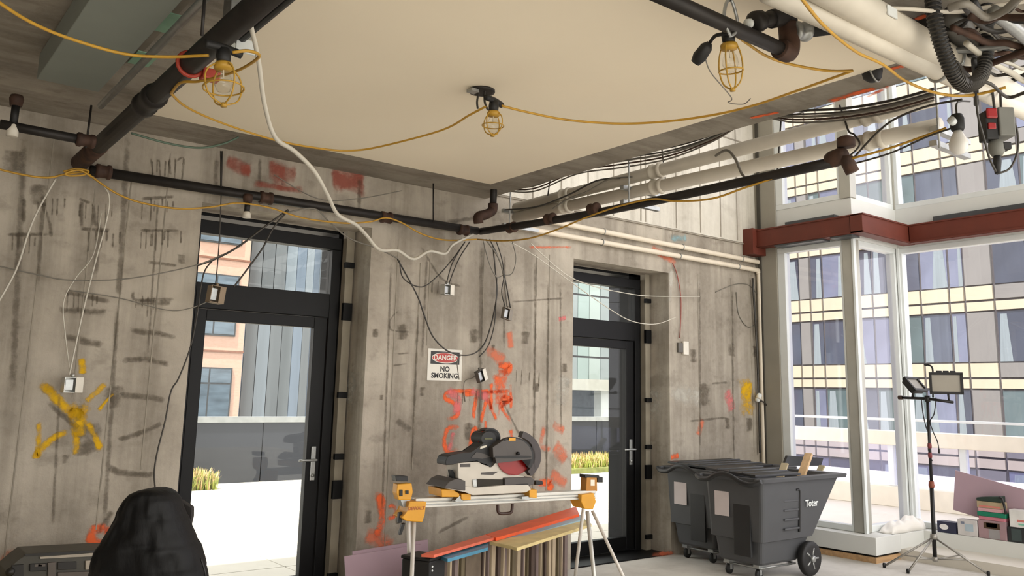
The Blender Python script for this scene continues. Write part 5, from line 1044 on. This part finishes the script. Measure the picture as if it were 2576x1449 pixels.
MC = Matrix.Translation((cxp, cyp, 0)) @ Matrix.Rotation(-ca, 4, 'Z')
box('seat', (-.15, -.02, .43), (.15, .2, .46), M_blk, ch, .01, MC); box('backrest', (-.1, -.03, .62), (.1, 0, .9), M_blk, ch, .01, MC)
for x in (-.12, .12):
    for y in (-.02, .18): tube('leg', [MC @ Vector((x, y, .44)), MC @ Vector((x*1.1, y*1.1, 0))], .012, M_steel, ch, 8, curve=False)
    tube('back_post', [MC @ Vector((x, -.015, .44)), MC @ Vector((x*.8, -.015, .9))], .011, M_steel, ch, 8, curve=False)

tcz = .40
t = thing('low_crate', 'low plywood crate against the wall at the lower left, under the tool case', 'crate')
box('body', (.62, 5.32, .0), (1.62, 5.9, tcz-.03), M_ply, t, .004); box('top', (.6, 5.30, tcz-.03), (1.64, 5.92, tcz), M_ply, t, .004)
tc = thing('tool_case', 'open grey-green plastic tool case with light strip and black trays, lower left', 'tool case')
M_tc = mat('case_grey', (70, 67, 58), .5, var=.12); M_tcs = mat('case_strip', (168, 158, 142), .5); M_tcd = mat('case_black', (34, 31, 26), .5)
tq = lambda x, y, v=5.5: P(x, y, 1, v)
prism('shell', [tq(14, 1436), tq(26, 1427), tq(48, 1408), tq(66, 1394), tq(250, 1384), tq(330, 1382), tq(330, 1470), tq(18, 1478)], (0, .28, 0), M_tc, tc, .006)
prism('rim', [tq(62, 1394, 5.49), tq(250, 1384, 5.49), tq(330, 1381, 5.49), tq(330, 1386, 5.49), tq(250, 1389, 5.49), tq(66, 1400, 5.49)], (0, .02, 0), M_tcd, tc)
prism('light_strip', [tq(100, 1401, 5.488), tq(236, 1391, 5.488), tq(330, 1387, 5.488), tq(330, 1394, 5.488), tq(236, 1399, 5.488), tq(101, 1406, 5.488)], (0, .02, 0), M_tcs, tc)
for x0, x1, y0, y1, m_ in ((75, 118, 1417, 1436, M_tcd), (145, 193, 1413, 1432, M_tcd), (215, 236, 1409, 1432, M_tcs), (120, 140, 1414, 1450, mat('case_mid', (92, 84, 76), .5)), (145, 240, 1438, 1470, mat('case_mid', (92, 84, 76))), (30, 60, 1420, 1450, M_tcd)):
    prism('tray', [tq(x0, y0+2, 5.488), tq(x1, y0, 5.488), tq(x1, y1, 5.488), tq(x0, y1+2, 5.488)], (0, .03, 0), m_, tc, .003)
for x in (88, 96): prism('tray_glint', [tq(x, 1420, 5.486), tq(x+18, 1419, 5.486), tq(x+18, 1425, 5.486), tq(x, 1426, 5.486)], (0, .005, 0), mat('case_mid', (92, 84, 76)), tc)
lathe('corner_latch', [(.02, 0), (.024, .02), (.016, .04)], M_tcd, tc, 10, (0, -1, 0), tq(24, 1437, 5.5))
